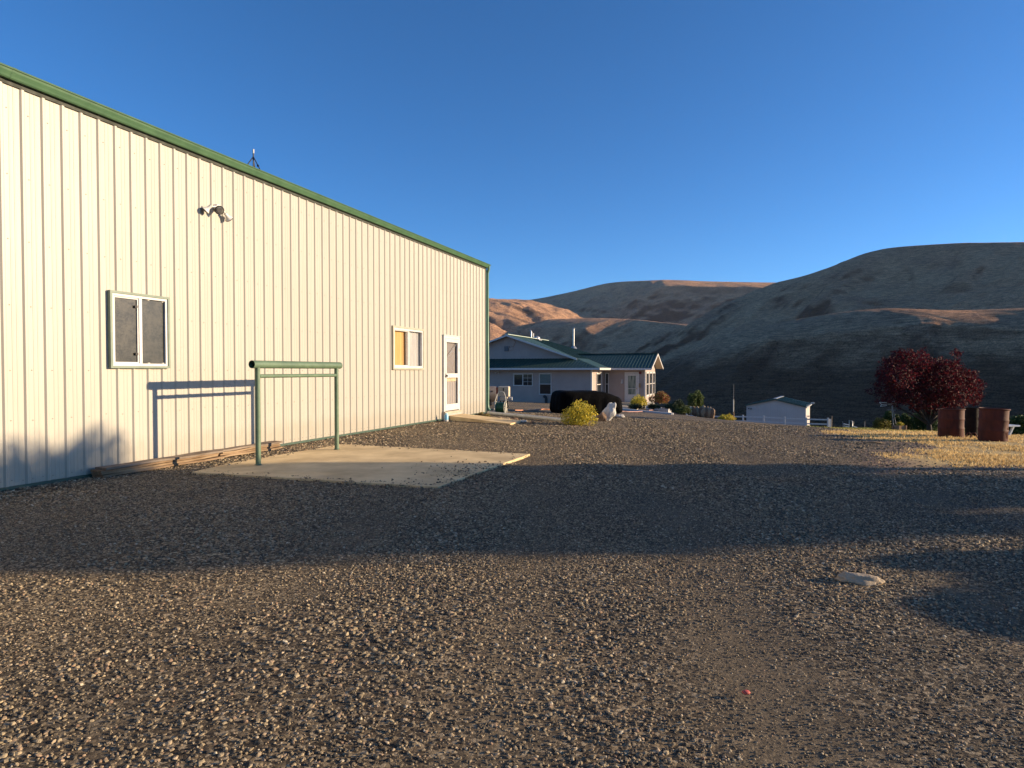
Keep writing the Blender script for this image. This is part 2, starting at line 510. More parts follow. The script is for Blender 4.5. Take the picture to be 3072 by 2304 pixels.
def scatter_nodes():
    ng = bpy.data.node_groups.new('scatter_stones', 'GeometryNodeTree')
    ng.interface.new_socket('Geometry', in_out='INPUT', socket_type='NodeSocketGeometry')
    ng.interface.new_socket('Geometry', in_out='OUTPUT', socket_type='NodeSocketGeometry')
    N, L = ng.nodes, ng.links
    gi_ = N.new('NodeGroupInput'); go = N.new('NodeGroupOutput')
    dp = N.new('GeometryNodeDistributePointsOnFaces'); dp.distribute_method = 'RANDOM'
    da = N.new('GeometryNodeInputNamedAttribute'); da.data_type = 'FLOAT'; da.inputs[0].default_value = 'dens'
    sa = N.new('GeometryNodeInputNamedAttribute'); sa.data_type = 'FLOAT'; sa.inputs[0].default_value = 'size'
    L.new(gi_.outputs[0], dp.inputs['Mesh']); L.new(da.outputs[0], dp.inputs['Density'])
    g2i = N.new('GeometryNodeGeometryToInstance')
    for k in range(5):
        ic = N.new('GeometryNodeMeshIcoSphere'); ic.inputs['Radius'].default_value = 1.0; ic.inputs['Subdivisions'].default_value = 1 if k in (0, 2, 3) else 2
        ps = N.new('GeometryNodeInputPosition')
        ad = N.new('ShaderNodeVectorMath'); ad.operation = 'ADD'; ad.inputs[1].default_value = (k * 7.3, k * 3.1, 1.7 * k)
        L.new(ps.outputs[0], ad.inputs[0])
        nz = N.new('ShaderNodeTexNoise'); nz.inputs['Scale'].default_value = 0.9; nz.inputs['Detail'].default_value = 1.5
        L.new(ad.outputs[0], nz.inputs['Vector'])
        sb = N.new('ShaderNodeVectorMath'); sb.operation = 'SUBTRACT'; sb.inputs[1].default_value = (.5, .5, .5)
        L.new(nz.outputs['Color'], sb.inputs[0])
        sc = N.new('ShaderNodeVectorMath'); sc.operation = 'SCALE'; sc.inputs['Scale'].default_value = 1.5
        L.new(sb.outputs[0], sc.inputs[0])
        sp_ = N.new('GeometryNodeSetPosition'); L.new(ic.outputs['Mesh'], sp_.inputs['Geometry']); L.new(sc.outputs[0], sp_.inputs['Offset'])
        tr = N.new('GeometryNodeTransform'); tr.inputs['Scale'].default_value = ((1.1, .85, .70), (1.0, .7, .80), (1.25, .8, .58), (.95, .85, .9), (1.2, .95, .55))[k]
        L.new(sp_.outputs[0], tr.inputs['Geometry'])
        sm = N.new('GeometryNodeSetMaterial'); sm.inputs['Material'].default_value = M_STONE
        L.new(tr.outputs[0], sm.inputs['Geometry'])
        L.new(sm.outputs[0], g2i.inputs[0])
    ip = N.new('GeometryNodeInstanceOnPoints'); ip.inputs['Pick Instance'].default_value = True
    L.new(dp.outputs['Points'], ip.inputs['Points']); L.new(g2i.outputs[0], ip.inputs['Instance'])
    rr = N.new('FunctionNodeRandomValue'); rr.data_type = 'FLOAT_VECTOR'
    rr.inputs[0].default_value = (-.5, -.5, 0); rr.inputs[1].default_value = (.5, .5, 6.28)
    L.new(rr.outputs[0], ip.inputs['Rotation'])
    ri = N.new('FunctionNodeRandomValue'); ri.data_type = 'INT'; ri.inputs[4].default_value = 0; ri.inputs[5].default_value = 4
    L.new(ri.outputs[2], ip.inputs['Instance Index'])
    rs = N.new('FunctionNodeRandomValue'); rs.data_type = 'FLOAT'; rs.inputs[2].default_value = 0.0; rs.inputs[3].default_value = 1.0
    rs.inputs['Seed'].default_value = 4
    pw = N.new('ShaderNodeMath'); pw.operation = 'POWER'; pw.inputs[1].default_value = 2.4; L.new(rs.outputs[1], pw.inputs[0])
    ml = N.new('ShaderNodeMath'); ml.operation = 'MULTIPLY_ADD'; ml.inputs[1].default_value = 1.35; ml.inputs[2].default_value = 0.55; L.new(pw.outputs[0], ml.inputs[0])
    mu = N.new('ShaderNodeMath'); mu.operation = 'MULTIPLY'; L.new(ml.outputs[0], mu.inputs[0]); L.new(sa.outputs[0], mu.inputs[1])
    L.new(mu.outputs[0], ip.inputs['Scale'])
    L.new(ip.outputs[0], go.inputs[0])
    return ng
gravel = scatter_patch()
gmod = gravel.modifiers.new('scatter', 'NODES'); gmod.node_group = scatter_nodes()

# ------------------------------------------------------------------ dry grass blades on the lawn
def grass():
    rng = np.random.default_rng(5)
    n = 420000
    y = 7.4 + 26 * rng.random(n) ** 1.7
    x = rng.random(n) * (0.84 * y + 1.5) * 1.02
    nz = vnoise(x, y, 0.28, 9.4); n2 = vnoise(x, y, 1.3, 5.0)
    lm = lawn_mask(x, y, nz)
    keep = (rng.random(n) < sstep(.25, .8, lm)) & (rng.random(n) < np.clip(0.55 + 1.5 * n2, 0.05, 1))
    x, y, n2 = x[keep], y[keep], n2[keep]; n = len(x)
    z = G(x, y) + nz[keep] * 0.02 - 0.004
    h = (0.012 + 0.036 * rng.random(n) ** 2.5) * (0.8 + 0.6 * np.clip(n2 + .3, 0, 1)) * np.interp(y, [8, 30], [1.0, 1.5])
    a = rng.random(n) * 6.283
    w = 0.0045 + 0.0007 * y
    lean = rng.normal(size=(n, 2)) * 0.45
    P = np.stack([x, y, z], -1)
    d = np.stack([np.cos(a), np.sin(a), 0 * a], -1) * (w[:, None])
    tip = P + np.stack([lean[:, 0] * h, lean[:, 1] * h, h], -1)
    V = np.stack([P - d, P + d, tip], 1).reshape(-1, 3)
    m = NT('dry_grass_blade')
    g = m.node('ShaderNodeNewGeometry')
    pos = m.coord('Object')
    dry = m.ramp(g.outputs['Random Per Island'], [(0, (.48, .32, .13)), (.5, (.72, .52, .23)), (1, (.85, .67, .35))])
    grn = m.ramp(g.outputs['Random Per Island'], [(0, (.12, .15, .03)), (.6, (.24, .25, .06)), (1, (.38, .36, .11))])
    sx = m.node('ShaderNodeSeparateXYZ'); m.link(pos, sx.inputs[0])
    gf = m.math('ADD', m.math('MULTIPLY', sx.outputs[1], 0.22), m.math('MULTIPLY', m.noise(pos, .4, 3), 1.6))
    fac = m.ramp(m.math('SUBTRACT', gf, 4.6), [(0.0, (0, 0, 0)), (0.8, (1, 1, 1))])
    col = m.mix(fac, dry, grn)
    m.set(col, 0.8, spec=0.2)
    tr = m.node('ShaderNodeBsdfTranslucent'); m.link(col, tr.inputs[0])
    mx = m.node('ShaderNodeMixShader'); mx.inputs[0].default_value = .3
    m.link(m.b.outputs[0], mx.inputs[1]); m.link(tr.outputs[0], mx.inputs[2]); m.link(mx.outputs[0], m.out.inputs[0])
    o = np_mesh('grass', V, np.arange(3 * n).reshape(-1, 3), m.m)
    return tag(o, kind='stuff')
grass()

# ------------------------------------------------------------------ hills
def hill_material(name, tan, dark, rock, blotch=0.5, low_shade=None):
    t = NT(name)
    pos = t.coord('Object')
    big = t.noise(t.mapping(pos, (1, 1, 1.6)), 0.012, 9, .62, .6)
    c = t.ramp(big, [(0.34, dark), (0.50, tan), (0.70, tuple(v * 1.25 for v in tan))])
    fine = t.noise(t.mapping(pos, (1, 1, 3.0)), 0.16, 8, .75)
    c = t.mix(blotch, c, t.ramp(fine, [(0.38, tuple(v * .45 for v in dark)), (0.56, tuple(v * 1.15 for v in tan))]), 'MIX')
    if low_shade is not None:  # lower slope coloured darker, standing in for shade on the hill foot
        z0, bc = low_shade
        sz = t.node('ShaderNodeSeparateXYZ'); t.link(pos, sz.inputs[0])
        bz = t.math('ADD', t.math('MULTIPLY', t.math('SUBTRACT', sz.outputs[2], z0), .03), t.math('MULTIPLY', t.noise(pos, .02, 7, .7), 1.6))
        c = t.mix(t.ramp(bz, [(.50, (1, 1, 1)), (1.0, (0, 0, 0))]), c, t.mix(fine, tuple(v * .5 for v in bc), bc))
    g = t.node('ShaderNodeNewGeometry')
    sx = t.node('ShaderNodeSeparateXYZ'); t.link(g.outputs['Normal'], sx.inputs[0])
    steep = t.ramp(sx.outputs[2], [(0.62, (1, 1, 1)), (0.80, (0, 0, 0))])
    c = t.mix(steep, c, t.mix(t.noise(t.mapping(pos, (1, 1, 6)), .05, 6), rock, tuple(v * .5 for v in rock)))
    sp1 = t.ramp(t.noise(pos, 0.30, 4, .6), [(0.60, (1, 1, 1)), (0.65, (.40, .42, .40))])
    zone = t.ramp(t.noise(pos, 0.008, 5, .6), [(.45, (0, 0, 0)), (.6, (.85, .85, .85))])
    c = t.mix(zone, c, sp1, 'MULTIPLY')
    ter = t.ramp(t.noise(t.mapping(pos, (.35, .35, 5.0)), .22, 7, .8), [(.36, (.42, .42, .42)), (.60, (1.22, 1.22, 1.22))])
    c = t.mix(.9, c, ter, 'MULTIPLY')
    tiny = t.ramp(t.noise(pos, 1.1, 3, .8), [(.42, (.55, .55, .55)), (.58, (1.18, 1.18, 1.18))])
    c = t.mix(.8, c, tiny, 'MULTIPLY')
    nr = t.bump(t.math('ADD', t.noise(pos, 0.035, 10, .72), t.math('MULTIPLY', fine, .25)), 1.0, 11.0)
    return t.set(c, 0.95, nr, spec=0.1)
M_HILL_NEAR = hill_material('hill_dry_grass', (.68, .38, .215), (.32, .18, .12), (.16, .10, .07), .5, (12.0, (.235, .135, .082)))  # last pair paints shade onto the lower slope
M_HILL_FAR = hill_material('hill_far_grass', (.67, .385, .22), (.37, .212, .145), (.20, .125, .085), .4)

M_ROCKHILL = hill_material('hill_basalt', (.20, .14, .095), (.09, .065, .05), (.10, .07, .055), .6)

def hill(name, crest, run, zfoot, run_back, zback, mat, ni=220, nj=90, prof=lambda t: 1 - (1 - t) ** 1.5, amp=8.0, wl=90.0, seed=1.0, face=None, edge=0.15, prof2=None, blend=None, face2=None, ts=.55):
    """a ridge: crest given as (px, py, distance); slopes fall away to both sides"""
    k = [at(*c) for c in crest]
    cs = np.array([[p.x, p.y, p.z] for p in k])
    s = np.concatenate([[0], np.cumsum(np.linalg.norm(np.diff(cs, axis=0), axis=1))])
    si = np.linspace(0, s[-1], ni)
    def sm(a):     # smooth interpolation through the crest points
        y = np.interp(si, s, a)
        return y
    C = np.stack([sm(cs[:, 0]), sm(cs[:, 1]), sm(cs[:, 2])], -1)
    ker = max(1, int(ni * 0.02)); 
    for _ in range(2):
        Cp = np.pad(C, ((ker, ker), (0, 0)), mode='edge')
        C = np.stack([np.convolve(Cp[:, j], np.ones(2 * ker + 1) / (2 * ker + 1), 'valid') for j in range(3)], -1)
    if face is None:
        d = C[-1, :2] - C[0, :2]; f = np.array([d[1], -d[0]]); f /= np.linalg.norm(f)
        if f[1] > 0: f = -f
        fd = np.repeat(f[None], ni, 0)
    else:
        fa = np.interp(np.linspace(0, 1, ni), np.linspace(0, 1, len(face)), np.array(face, float))
        fd = np.stack([np.sin(np.radians(fa)), -np.cos(np.radians(fa))], -1)
    tf = np.linspace(0, 1, nj); tb = np.linspace(0, 1, 24)[1:]
    V = []
    for j, t in enumerate(tf):
        p = prof(t)
        if prof2 is not None:
            w2 = np.interp(np.linspace(0, 1, ni), *blend)
            p = p * (1 - w2) + prof2(t) * w2
        if face2 is None:
            xy = C[:, :2] + fd * (run * (1 - t))
        else:
            fb = np.interp(np.linspace(0, 1, ni), np.linspace(0, 1, len(face2)), np.array(face2, float))
            fd2 = np.stack([np.sin(np.radians(fb)), -np.cos(np.radians(fb))], -1)
            xy = C[:, :2] + (fd2 * (run * (1 - t)) if t > ts else fd2 * (run * (1 - ts)) + fd * (run * (ts - t)))
        z = zfoot + (C[:, 2] - zfoot) * p
        V.append(np.column_stack([xy, z]))
    for t in tb:
        xy = C[:, :2] - fd * (run_back * t)
        z = C[:, 2] + (zback - C[:, 2]) * (t ** 1.6)
        V.append(np.column_stack([xy, z]))
    V = np.array(V)
    for j in range(V.shape[0]):
        t = tf[j] if j < nj else 1 - tb[j - nj]
        wsh = sstep(.48, .60, t) if (prof2 is not None and j < nj) else 0.0
        win = (math.sin(math.pi * min(1, t * 1.02)) ** 0.7 if t < 0.98 else 0) * (1 - edge) + edge
        if j >= nj: win = edge
        for i in range(ni):
            sx = si[i] / wl; y = t * run / wl
            wob = mnoise.fractal((sx * .5 + seed, y * .35, seed), 1.0, 2.0, 4)
            g = 1 - abs(mnoise.fractal((sx * 1.0 + wob * .55, y * .28 + seed, 7.7 + seed), 1.0, 2.1, 5)) * 2.2
            d = mnoise.fractal((V[j, i, 0] * .011, V[j, i, 1] * .011, V[j, i, 2] * .011 + seed), .9, 2.1, 5)
            ws = 1 - .82 * wsh * float(w2[i]) if wsh else 1.0
            V[j, i, 2] += ws * win * amp * (0.75 * (g - .6) + 0.35 * d)
    nj2 = V.shape[0]
    idx = np.arange(nj2 * ni).reshape(nj2, ni)
    q = np.stack([idx[:-1, :-1], idx[:-1, 1:], idx[1:, 1:], idx[1:, :-1]], -1).reshape(-1, 4)
    return tag(np_mesh(name, V.reshape(-1, 3), q, mat, smooth=True), kind='structure')

def shoulder(a, b):      # steep up to (a of the way, b of the height), then a gentle shoulder
    return lambda t: b * (t / a) if t < a else b + (1 - b) * (1 - (1 - (t - a) / (1 - a)) ** 1.4)

lin = lambda q: (lambda t: 1 - (1 - t) ** q)
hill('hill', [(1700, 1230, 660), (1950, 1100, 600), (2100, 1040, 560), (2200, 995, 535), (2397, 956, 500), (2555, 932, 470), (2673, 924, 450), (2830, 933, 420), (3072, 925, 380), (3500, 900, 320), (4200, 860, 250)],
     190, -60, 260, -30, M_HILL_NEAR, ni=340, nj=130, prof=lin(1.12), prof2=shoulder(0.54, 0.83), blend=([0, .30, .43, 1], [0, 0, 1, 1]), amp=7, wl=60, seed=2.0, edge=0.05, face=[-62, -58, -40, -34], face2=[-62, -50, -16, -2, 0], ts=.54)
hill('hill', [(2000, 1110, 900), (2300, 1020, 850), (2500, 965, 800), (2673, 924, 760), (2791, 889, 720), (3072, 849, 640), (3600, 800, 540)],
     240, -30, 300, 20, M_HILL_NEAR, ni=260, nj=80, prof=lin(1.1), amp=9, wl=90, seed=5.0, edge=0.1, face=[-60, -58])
hill('hill', [(1860, 1150, 1500), (1972, 1069, 1430), (2050, 1022, 1400), (2111, 989, 1360), (2208, 917, 1290), (2305, 851, 1220), (2400, 832, 1160), (2480, 806, 1110), (2611, 752, 1030), (2700, 739, 990), (2861, 728, 930), (3072, 727, 860), (3500, 715, 760), (4300, 700, 620)],
     430, -40, 500, 60, M_HILL_FAR, ni=360, nj=120, prof=lin(1.08), amp=30, wl=150, seed=8.0, edge=0.03, face=[-62, -62, -58])
hill('hill', [(1300, 1010, 2250), (1560, 985, 2020), (1640, 958, 1900), (1780, 954, 1760), (1892, 957, 1660), (2000, 968, 1590), (2150, 985, 1500)],
     330, -60, 500, 60, M_HILL_FAR, ni=260, nj=100, prof=lin(1.05), prof2=shoulder(0.66, 0.86), blend=([0, .45, .52, .74, .82, 1], [0, 0, 1, 1, 0, 0]), amp=22, wl=130, seed=11.0, edge=0.04, face=[-62, -56, -60])
hill('hill', [(1000, 930, 3500), (1400, 902, 3350), (1583, 902, 3200), (1722, 875, 3050), (1780, 858, 2980), (1833, 846, 2900), (1910, 843, 2820), (1986, 839, 2750), (2150, 846, 2650), (2305, 848, 2550), (2600, 850, 2350), (3200, 840, 2000)],
     700, 20, 1500, 200, M_HILL_FAR, ni=380, nj=120, prof=lin(1.05), prof2=shoulder(0.62, 0.845), blend=([0, .52, .58, 1], [0, 0, 1, 1]), amp=46, wl=300, seed=14.0, edge=0.03, face=[-62, -60, -56], face2=[-60, -50, -20, 0, 0], ts=.62)
hill('hill', [(900, 905, 1900), (1300, 893, 2150), (1465, 896, 2350), (1540, 899, 2600), (1583, 906, 2800), (1620, 930, 3000)],
     700, 20, 700, 60, M_HILL_FAR, ni=200, nj=80, amp=35, wl=240, seed=17.0, face=[60, 70, 75], edge=0.05)
hill('hill', [(2165, 1052, 512), (2230, 1018, 500), (2300, 994, 490), (2345, 987, 482), (2400, 984, 474), (2438, 986, 468), (2450, 1000, 465), (2462, 1030, 462), (2480, 1062, 460)],
     26, 2.0, 60, -8, M_ROCKHILL, ni=150, nj=40, prof=lambda t: min(1, t * 1.25) ** .7, amp=5.5, wl=11, seed=23.0, edge=0.25, face=[-62, -50])
# ------------------------------------------------------------------ shared paints
M_GLASS = NT('dark_glass')
M_GLASS.set((.018, .02, .022), 0.06, spec=0.5); M_GLASS = M_GLASS.m
M_WHITE = pm('white_vinyl', (.60, .59, .565), (.52, .51, .48), 9, .45)
M_GREEN = pm('green_paint', (.075, .155, .078), (.055, .12, .062), 5, .42, bump=.05, bscale=30)
M_GREEN_DARK = pm('dark_green_metal', (.030, .075, .060), (.022, .058, .048), 3, .38)
M_RAIL = pm('sage_green_paint', (.115, .175, .105), (.08, .13, .08), 5, .55, bump=.18, bscale=60)
M_GALV = pm('galvanised_metal', (.50, .50, .48), (.38, .38, .37), 12, .4, metal=.6)
M_BLACK = pm('black_plastic', (.012, .012, .012), (.02, .02, .02), 8, .6)
M_CONC = pm('concrete', (.76, .585, .33), (.52, .39, .215), 1.6, .9, bump=.35, bscale=45, spec=.2)
M_CONC2 = pm('pale_concrete', (.46, .41, .32), (.38, .33, .25), 3, .9, bump=.2, bscale=60, spec=.2)
M_BARK = pm('bark', (.10, .075, .055), (.06, .045, .035), 14, .9, bump=.5, bscale=50, stretch=(1, 1, .25))

def wall_steel():
    t = NT('cream_steel')
    v = t.coord()
    n = t.noise(t.mapping(v, (1.3, 1, .12)), 2.2, 5)
    c = t.ramp(n, [(.3, (.375, .352, .30)), (.7, (.42, .396, .34))])
    sx = t.node('ShaderNodeSeparateXYZ'); t.link(v, sx.inputs[0])
    # rain-splashed dust low on the sheets, ragged upper edge
    d = t.math('SUBTRACT', sx.outputs[2], t.math('MULTIPLY', t.noise(t.mapping(v, (2.5, 1, .6)), 3.0, 6), .55))
    dust = t.ramp(d, [(0.0, (.5, .5, .5)), (.22, (0, 0, 0))])
    c = t.mix(dust, c, (.33, .29, .225))
    wav = t.bump(t.noise(t.mapping(v, (1.0, 1, .35)), 2.6, 2), .22, .02)
    return t.set(c, .42, wav, spec=.4)
M_STEEL = wall_steel()
M_STEEL_SCREW = pm('screw_head', (.30, .27, .22), (.2, .18, .15), 20, .5)

# ------------------------------------------------------------------ the metal shed
SX0 = Vector((-SHED_D * NX, -SHED_D * NY, 0))
shed = empty('metal_shed', SX0, math.atan2(UY, UX), 'long cream ribbed steel shed with green gutter and two windows', 'shed')
# local frame: x along the wall away from the camera, y into the shed, z up
def sx_at(px):                 # x on the wall face seen at a pixel column
    k = (px - 1536.0) / F
    return (k * SX0.y - SX0.x) / (UX - k * UY)
def sz_at(px, py):
    x = sx_at(px); y = SX0.y + x * UY
    return at(px, py, y).z
S_BEG, S_END = -9.0, sx_at(1457.5)
EAVE = 4.745
W1 = (sx_at(321), sx_at(505), sz_at(412, 1098), sz_at(412, 888))
W2 = (sx_at(1173), sx_at(1267), sz_at(1220, 1104), sz_at(1220, 987))
DR = (sx_at(1327), sx_at(1375), 0.235, sz_at(1327, 1006))
RIB = 0.2332
def shed_wall():
    mb = MB()
    xs = []
    off = sx_at(13.6) % RIB
    k0 = int((S_BEG - off) / RIB); k1 = int((S_END - off) / RIB) + 1
    prof = []
    for k in range(k0, k1 + 1):
        c = off + k * RIB
        prof += [(c - .031, 0), (c - .013, .021), (c + .013, .021), (c + .031, 0)]
        for q in (.092, .142):
            prof += [(c + q - .010, 0), (c + q - .005, .0026), (c + q + .005, .0026), (c + q + .010, 0)]
    prof = [p for p in prof if S_BEG <= p[0] <= S_END]
    X = np.array([p[0] for p in prof]); D = np.array([p[1] for p in prof])
    cuts = sorted(set([S_BEG, S_END, W1[0] + .05, W1[1] - .05, W2[0] + .05, W2[1] - .05, DR[0] + .05, DR[1] - .05]) | set(X.tolist()))
    for a, b in zip(cuts[:-1], cuts[1:]):
        if b - a < 1e-5: continue
        da, db = np.interp([a, b], X, D)
        m = (a + b) / 2
        seg = [(0.03, EAVE)]
        for w in (W1, W2, DR):
            if w[0] + .05 < m < w[1] - .05:
                lo = w[2] + .05 if w is not DR else 0.2
                seg = [(0.03, lo), (w[3] - .05, EAVE)]
        for z0, z1 in seg:
            if z1 - z0 > .01:
                mb.add([(a, -da, z0), (b, -db, z0), (b, -db, z1), (a, -da, z1)], [(0, 1, 2, 3)])
    # screw heads along the girts
    mb.mat = 1
    for z, both in ((.10, 1), (.80, 0), (1.385, 0), (2.15, 0), (2.90, 0), (3.65, 0), (4.40, 0)):
        for k in range(k0 + 1, k1 - 1):
            c = off + k * RIB
            for q in ((.058, .175) if both else (.062,)):
                x = c + q + random.uniform(-.006, .006)
                if any(w[0] - .06 < x < w[1] + .06 and w[2] - .08 < z < w[3] + .08 for w in (W1, W2, DR)): continue
                zz = z + random.uniform(-.012, .012)
                mb.box(x - .0055, x + .0055, -.007, -.0028, zz - .0055, zz + .0055)
    return mb.build('wall', [M_STEEL, M_STEEL_SCREW], shed)
shed_wall()
SHED_W = 12.0
mb = MB()      # far gable wall, near gable and back, so the shed is closed
mb.slab([(S_END, 0.0, .03), (S_END, SHED_W, .03), (S_END, SHED_W, EAVE), (S_END, SHED_W / 2, EAVE + 2.0), (S_END, 0.0, EAVE)], .03)
mb.slab([(S_BEG, 0, 0), (S_BEG, 0, EAVE), (S_BEG, SHED_W / 2, EAVE + 2.0), (S_BEG, SHED_W, EAVE), (S_BEG, SHED_W, 0)], .03)
mb.box(S_BEG, S_END - .03, SHED_W, SHED_W + .03, 0, EAVE)
mb.build('gable_wall', M_STEEL, shed)
mb = MB()
sl = 2.0 / (SHED_W / 2)
mb.slab([(S_BEG - .2, -.04, EAVE + .10 - .04 * sl), (S_END + .12, -.04, EAVE + .10 - .04 * sl), (S_END + .12, SHED_W / 2, EAVE + 2.1), (S_BEG - .2, SHED_W / 2, EAVE + 2.1)], .03)
mb.slab([(S_BEG - .2, SHED_W / 2, EAVE + 2.1), (S_END + .12, SHED_W / 2, EAVE + 2.1), (S_END + .12, SHED_W + .2, EAVE + .05), (S_BEG - .2, SHED_W + .2, EAVE + .05)], .03)
for k in range(int((S_END - S_BEG) / .2332)):
    x = S_BEG + k * .2332
    mb.bar((x, -.03, EAVE + .105 - .03 * sl), (x, SHED_W / 2 - .05, EAVE + 2.1), .03, .03)
mb.build('roof', M_GREEN_DARK, shed)
# gutter: rolled lip, sloping face, bottom return; joint sleeves
def gutter():
    prof = [(y_, 4.722 + (z_ - 4.760) * .82) for y_, z_ in [(-.018, 4.765), (-.075, 4.760), (-.088, 4.775), (-.098, 4.800), (-.120, 4.845), (-.128, 4.872), (-.142, 4.876), (-.146, 4.890), (-.138, 4.900), (-.126, 4.893), (-.118, 4.872), (-.02, 4.868)]]
    mb = MB()
    xs = [S_BEG - .2, -2, 3, 8, 13, 18, S_END + .1]
    v = []; n = len(prof)
    for x in xs: v += [(x, y, z) for y, z in prof]
    f = []
    for i in range(len(xs) - 1):
        for k in range(n - 1): f.append((i * n + k, (i + 1) * n + k, (i + 1) * n + k + 1, i * n + k + 1))
    f.append(tuple(range((len(xs) - 1) * n, len(xs) * n))); f.append(tuple(reversed(range(n))))
    mb.add(v, f)
    for x in (sx_at(36), sx_at(36) + 6.1, sx_at(36) + 12.2):
        q = [(y - .003 if y < -.03 else y, z - .002 if z < 4.76 else z + .002) for y, z in prof[1:9]]
        m = len(q)
        v = [(x - .02, y, z) for y, z in q] + [(x + .02, y, z) for y, z in q]
        mb.add(v, [(k, m + k, m + k + 1, k + 1) for k in range(m - 1)])
    return mb.build('gutter', M_GREEN, shed)
gutter()
mb = MB()
mb.mat = 0
mb.box(S_BEG, S_END, -.0225, .0, 4.672, 4.721)
mb.build('eave_shade_trim', pm('gutter_shade', (.030, .034, .024), (.022, .026, .018), 5, .7), shed)  # gutter's shadow painted as a dark strip under the eave
mb = MB(); mb.box(S_BEG, DR[0] - .02, -.030, -.001, .005, .045); mb.box(DR[1] + .02, S_END - .08, -.030, -.001, .005, .045)
mb.build('base_trim', pm('base_trim_green', (.045, .085, .06), (.035, .065, .048), 5, .5), shed)
mb = MB(); mb.box(S_END - .075, S_END + .012, -.030, -.0225, .02, 4.76); mb.box(S_END + .0005, S_END + .012, -.0225, .09, .02, 4.74)
mb.build('corner_trim', M_GREEN_DARK, shed)
mb = MB()
mb.tube([(S_END + .02, -.10, 4.78), (S_END + .03, -.09, 4.68), (S_END + .06, -.035, 4.55), (S_END + .06, -.035, 2.4), (S_END + .052, -.052, 1.4), (S_END + .06, -.04, .30), (S_END + .065, -.05, .16), (S_END + .075, -.11, .085)], .046, 12)
mb.build('downspout', pm('downspout_green', (.13, .24, .16), (.10, .20, .13), 5, .4), shed)

def frame_ring(mb, w, h, fw, y0, y1):
    mb.box(-w / 2, w / 2, y0, y1, 0, fw); mb.box(-w / 2, w / 2, y0, y1, h - fw, h)
    mb.box(-w / 2, -w / 2 + fw, y0, y1, fw, h - fw); mb.box(w / 2 - fw, w / 2, y0, y1, fw, h - fw)

def window(parent, M, w, h, kind='slider', fw=.05, fm=None, panes=None, trim=None, tw=.045, deep=False, grid=None):
    """window part with its panes, sash bar, muntins and outer trim as sub-parts; local x right, z up, -y outwards"""
    fm = fm or M_WHITE; panes = panes or (M_GLASS, M_GLASS)
    mb = MB(); frame_ring(mb, w, h, fw, -.035, .03)
    o = mb.build('window', fm, parent, M)
    if trim is not None:
        t = MB()
        t.box(-w / 2 - tw, w / 2 + tw, -.050, .0, h, h + tw); t.box(-w / 2 - tw, w / 2 + tw, -.050, .0, -tw, 0)
        t.box(-w / 2 - tw, -w / 2, -.050, .0, 0, h); t.box(w / 2, w / 2 + tw, -.050, .0, 0, h)
        t.build('trim', trim, o)
    iw, ih = w - 2 * fw, h - 2 * fw
    s = MB()
    if kind == 'slider':
        s.box(-.022, .022, -.030, .02, fw, h - fw)
        for x in (-iw / 2, -.022 - .02): s.box(x, x + .02, -.018, .015, fw, h - fw)
        s.box(-iw / 2 + .02, -.042, -.018, .015, fw, fw + .02); s.box(-iw / 2 + .02, -.042, -.018, .015, h - fw - .02, h - fw)
        rects = [(-iw / 2 + .02, -.042, fw + .02, h - fw - .02), (.022, iw / 2, fw, h - fw)]
    elif kind == 'hung':
        s.box(-iw / 2, iw / 2, -.030, .02, h / 2 - .022, h / 2 + .022)
        rects = [(-iw / 2, iw / 2, h / 2 + .022, h - fw), (-iw / 2, iw / 2, fw, h / 2 - .022)]
    else:
        s.box(-iw / 2, iw / 2, -.02, .02, fw, fw + .02)
        rects = [(-iw / 2, iw / 2, fw + .02, h - fw)]
    s.build('sash', fm, o)
    for (x0, x1, z0, z1), pmat in zip(rects, panes):
        p = MB(); p.box(x0, x1, .0, .006, z0, z1); p.build('pane', pmat, o)
    if grid:
        g = MB(); gi_, nx, nz = grid
        x0, x1, z0, z1 = rects[gi_]
        for k in range(1, nx): g.box(x0 + (x1 - x0) * k / nx - .009, x0 + (x1 - x0) * k / nx + .009, -.012, -.001, z0, z1)
        for k in range(1, nz): g.box(x0, x1, -.014, -.0125, z0 + (z1 - z0) * k / nz - .009, z0 + (z1 - z0) * k / nz + .009)
        g.build('muntin', fm, o)
    return o

def dusty_glass(name, base, dust):
    t = NT(name); v = t.coord()
    n1 = t.noise(v, 4, 10, .95); n2 = t.noise(t.mapping(v, (3, 1, 1)), 60, 8, .95)
    f = t.ramp(t.math('ADD', t.math('MULTIPLY', n1, .6), t.math('MULTIPLY', n2, .45)), [(.36, (0, 0, 0)), (.74, (1, 1, 1))])
    c = t.mix(f, base, dust)
    return t.set(c, t.ramp(f, [(0, (.08,) * 3), (1, (.55,) * 3)]), spec=.5)
M_DUSTY = dusty_glass('dusty_glass', (.020, .021, .020), (.050, .045, .036))
M_DUSTY2 = dusty_glass('hazy_glass', (.032, .034, .031), (.046, .043, .036))
def clear_glass():
    t = NT('clear_glass')
    tr = t.node('ShaderNodeBsdfTransparent'); gl = t.node('ShaderNodeBsdfGlossy'); gl.inputs['Roughness'].default_value = .03
    fr = t.node('ShaderNodeLayerWeight'); mx = t.node('ShaderNodeMixShader')
    f = t.math('ADD', t.math('MULTIPLY', t.math('POWER', fr.outputs['Facing'], 4.0), .7), .04)
    t.link(f, mx.inputs[0]); t.link(tr.outputs[0], mx.inputs[1]); t.link(gl.outputs[0], mx.inputs[2]); t.link(mx.outputs[0], t.out.inputs[0])
    return t.m
M_CLEAR = clear_glass()
def wallM(x, z): return Matrix.Translation((x, -.012, z))
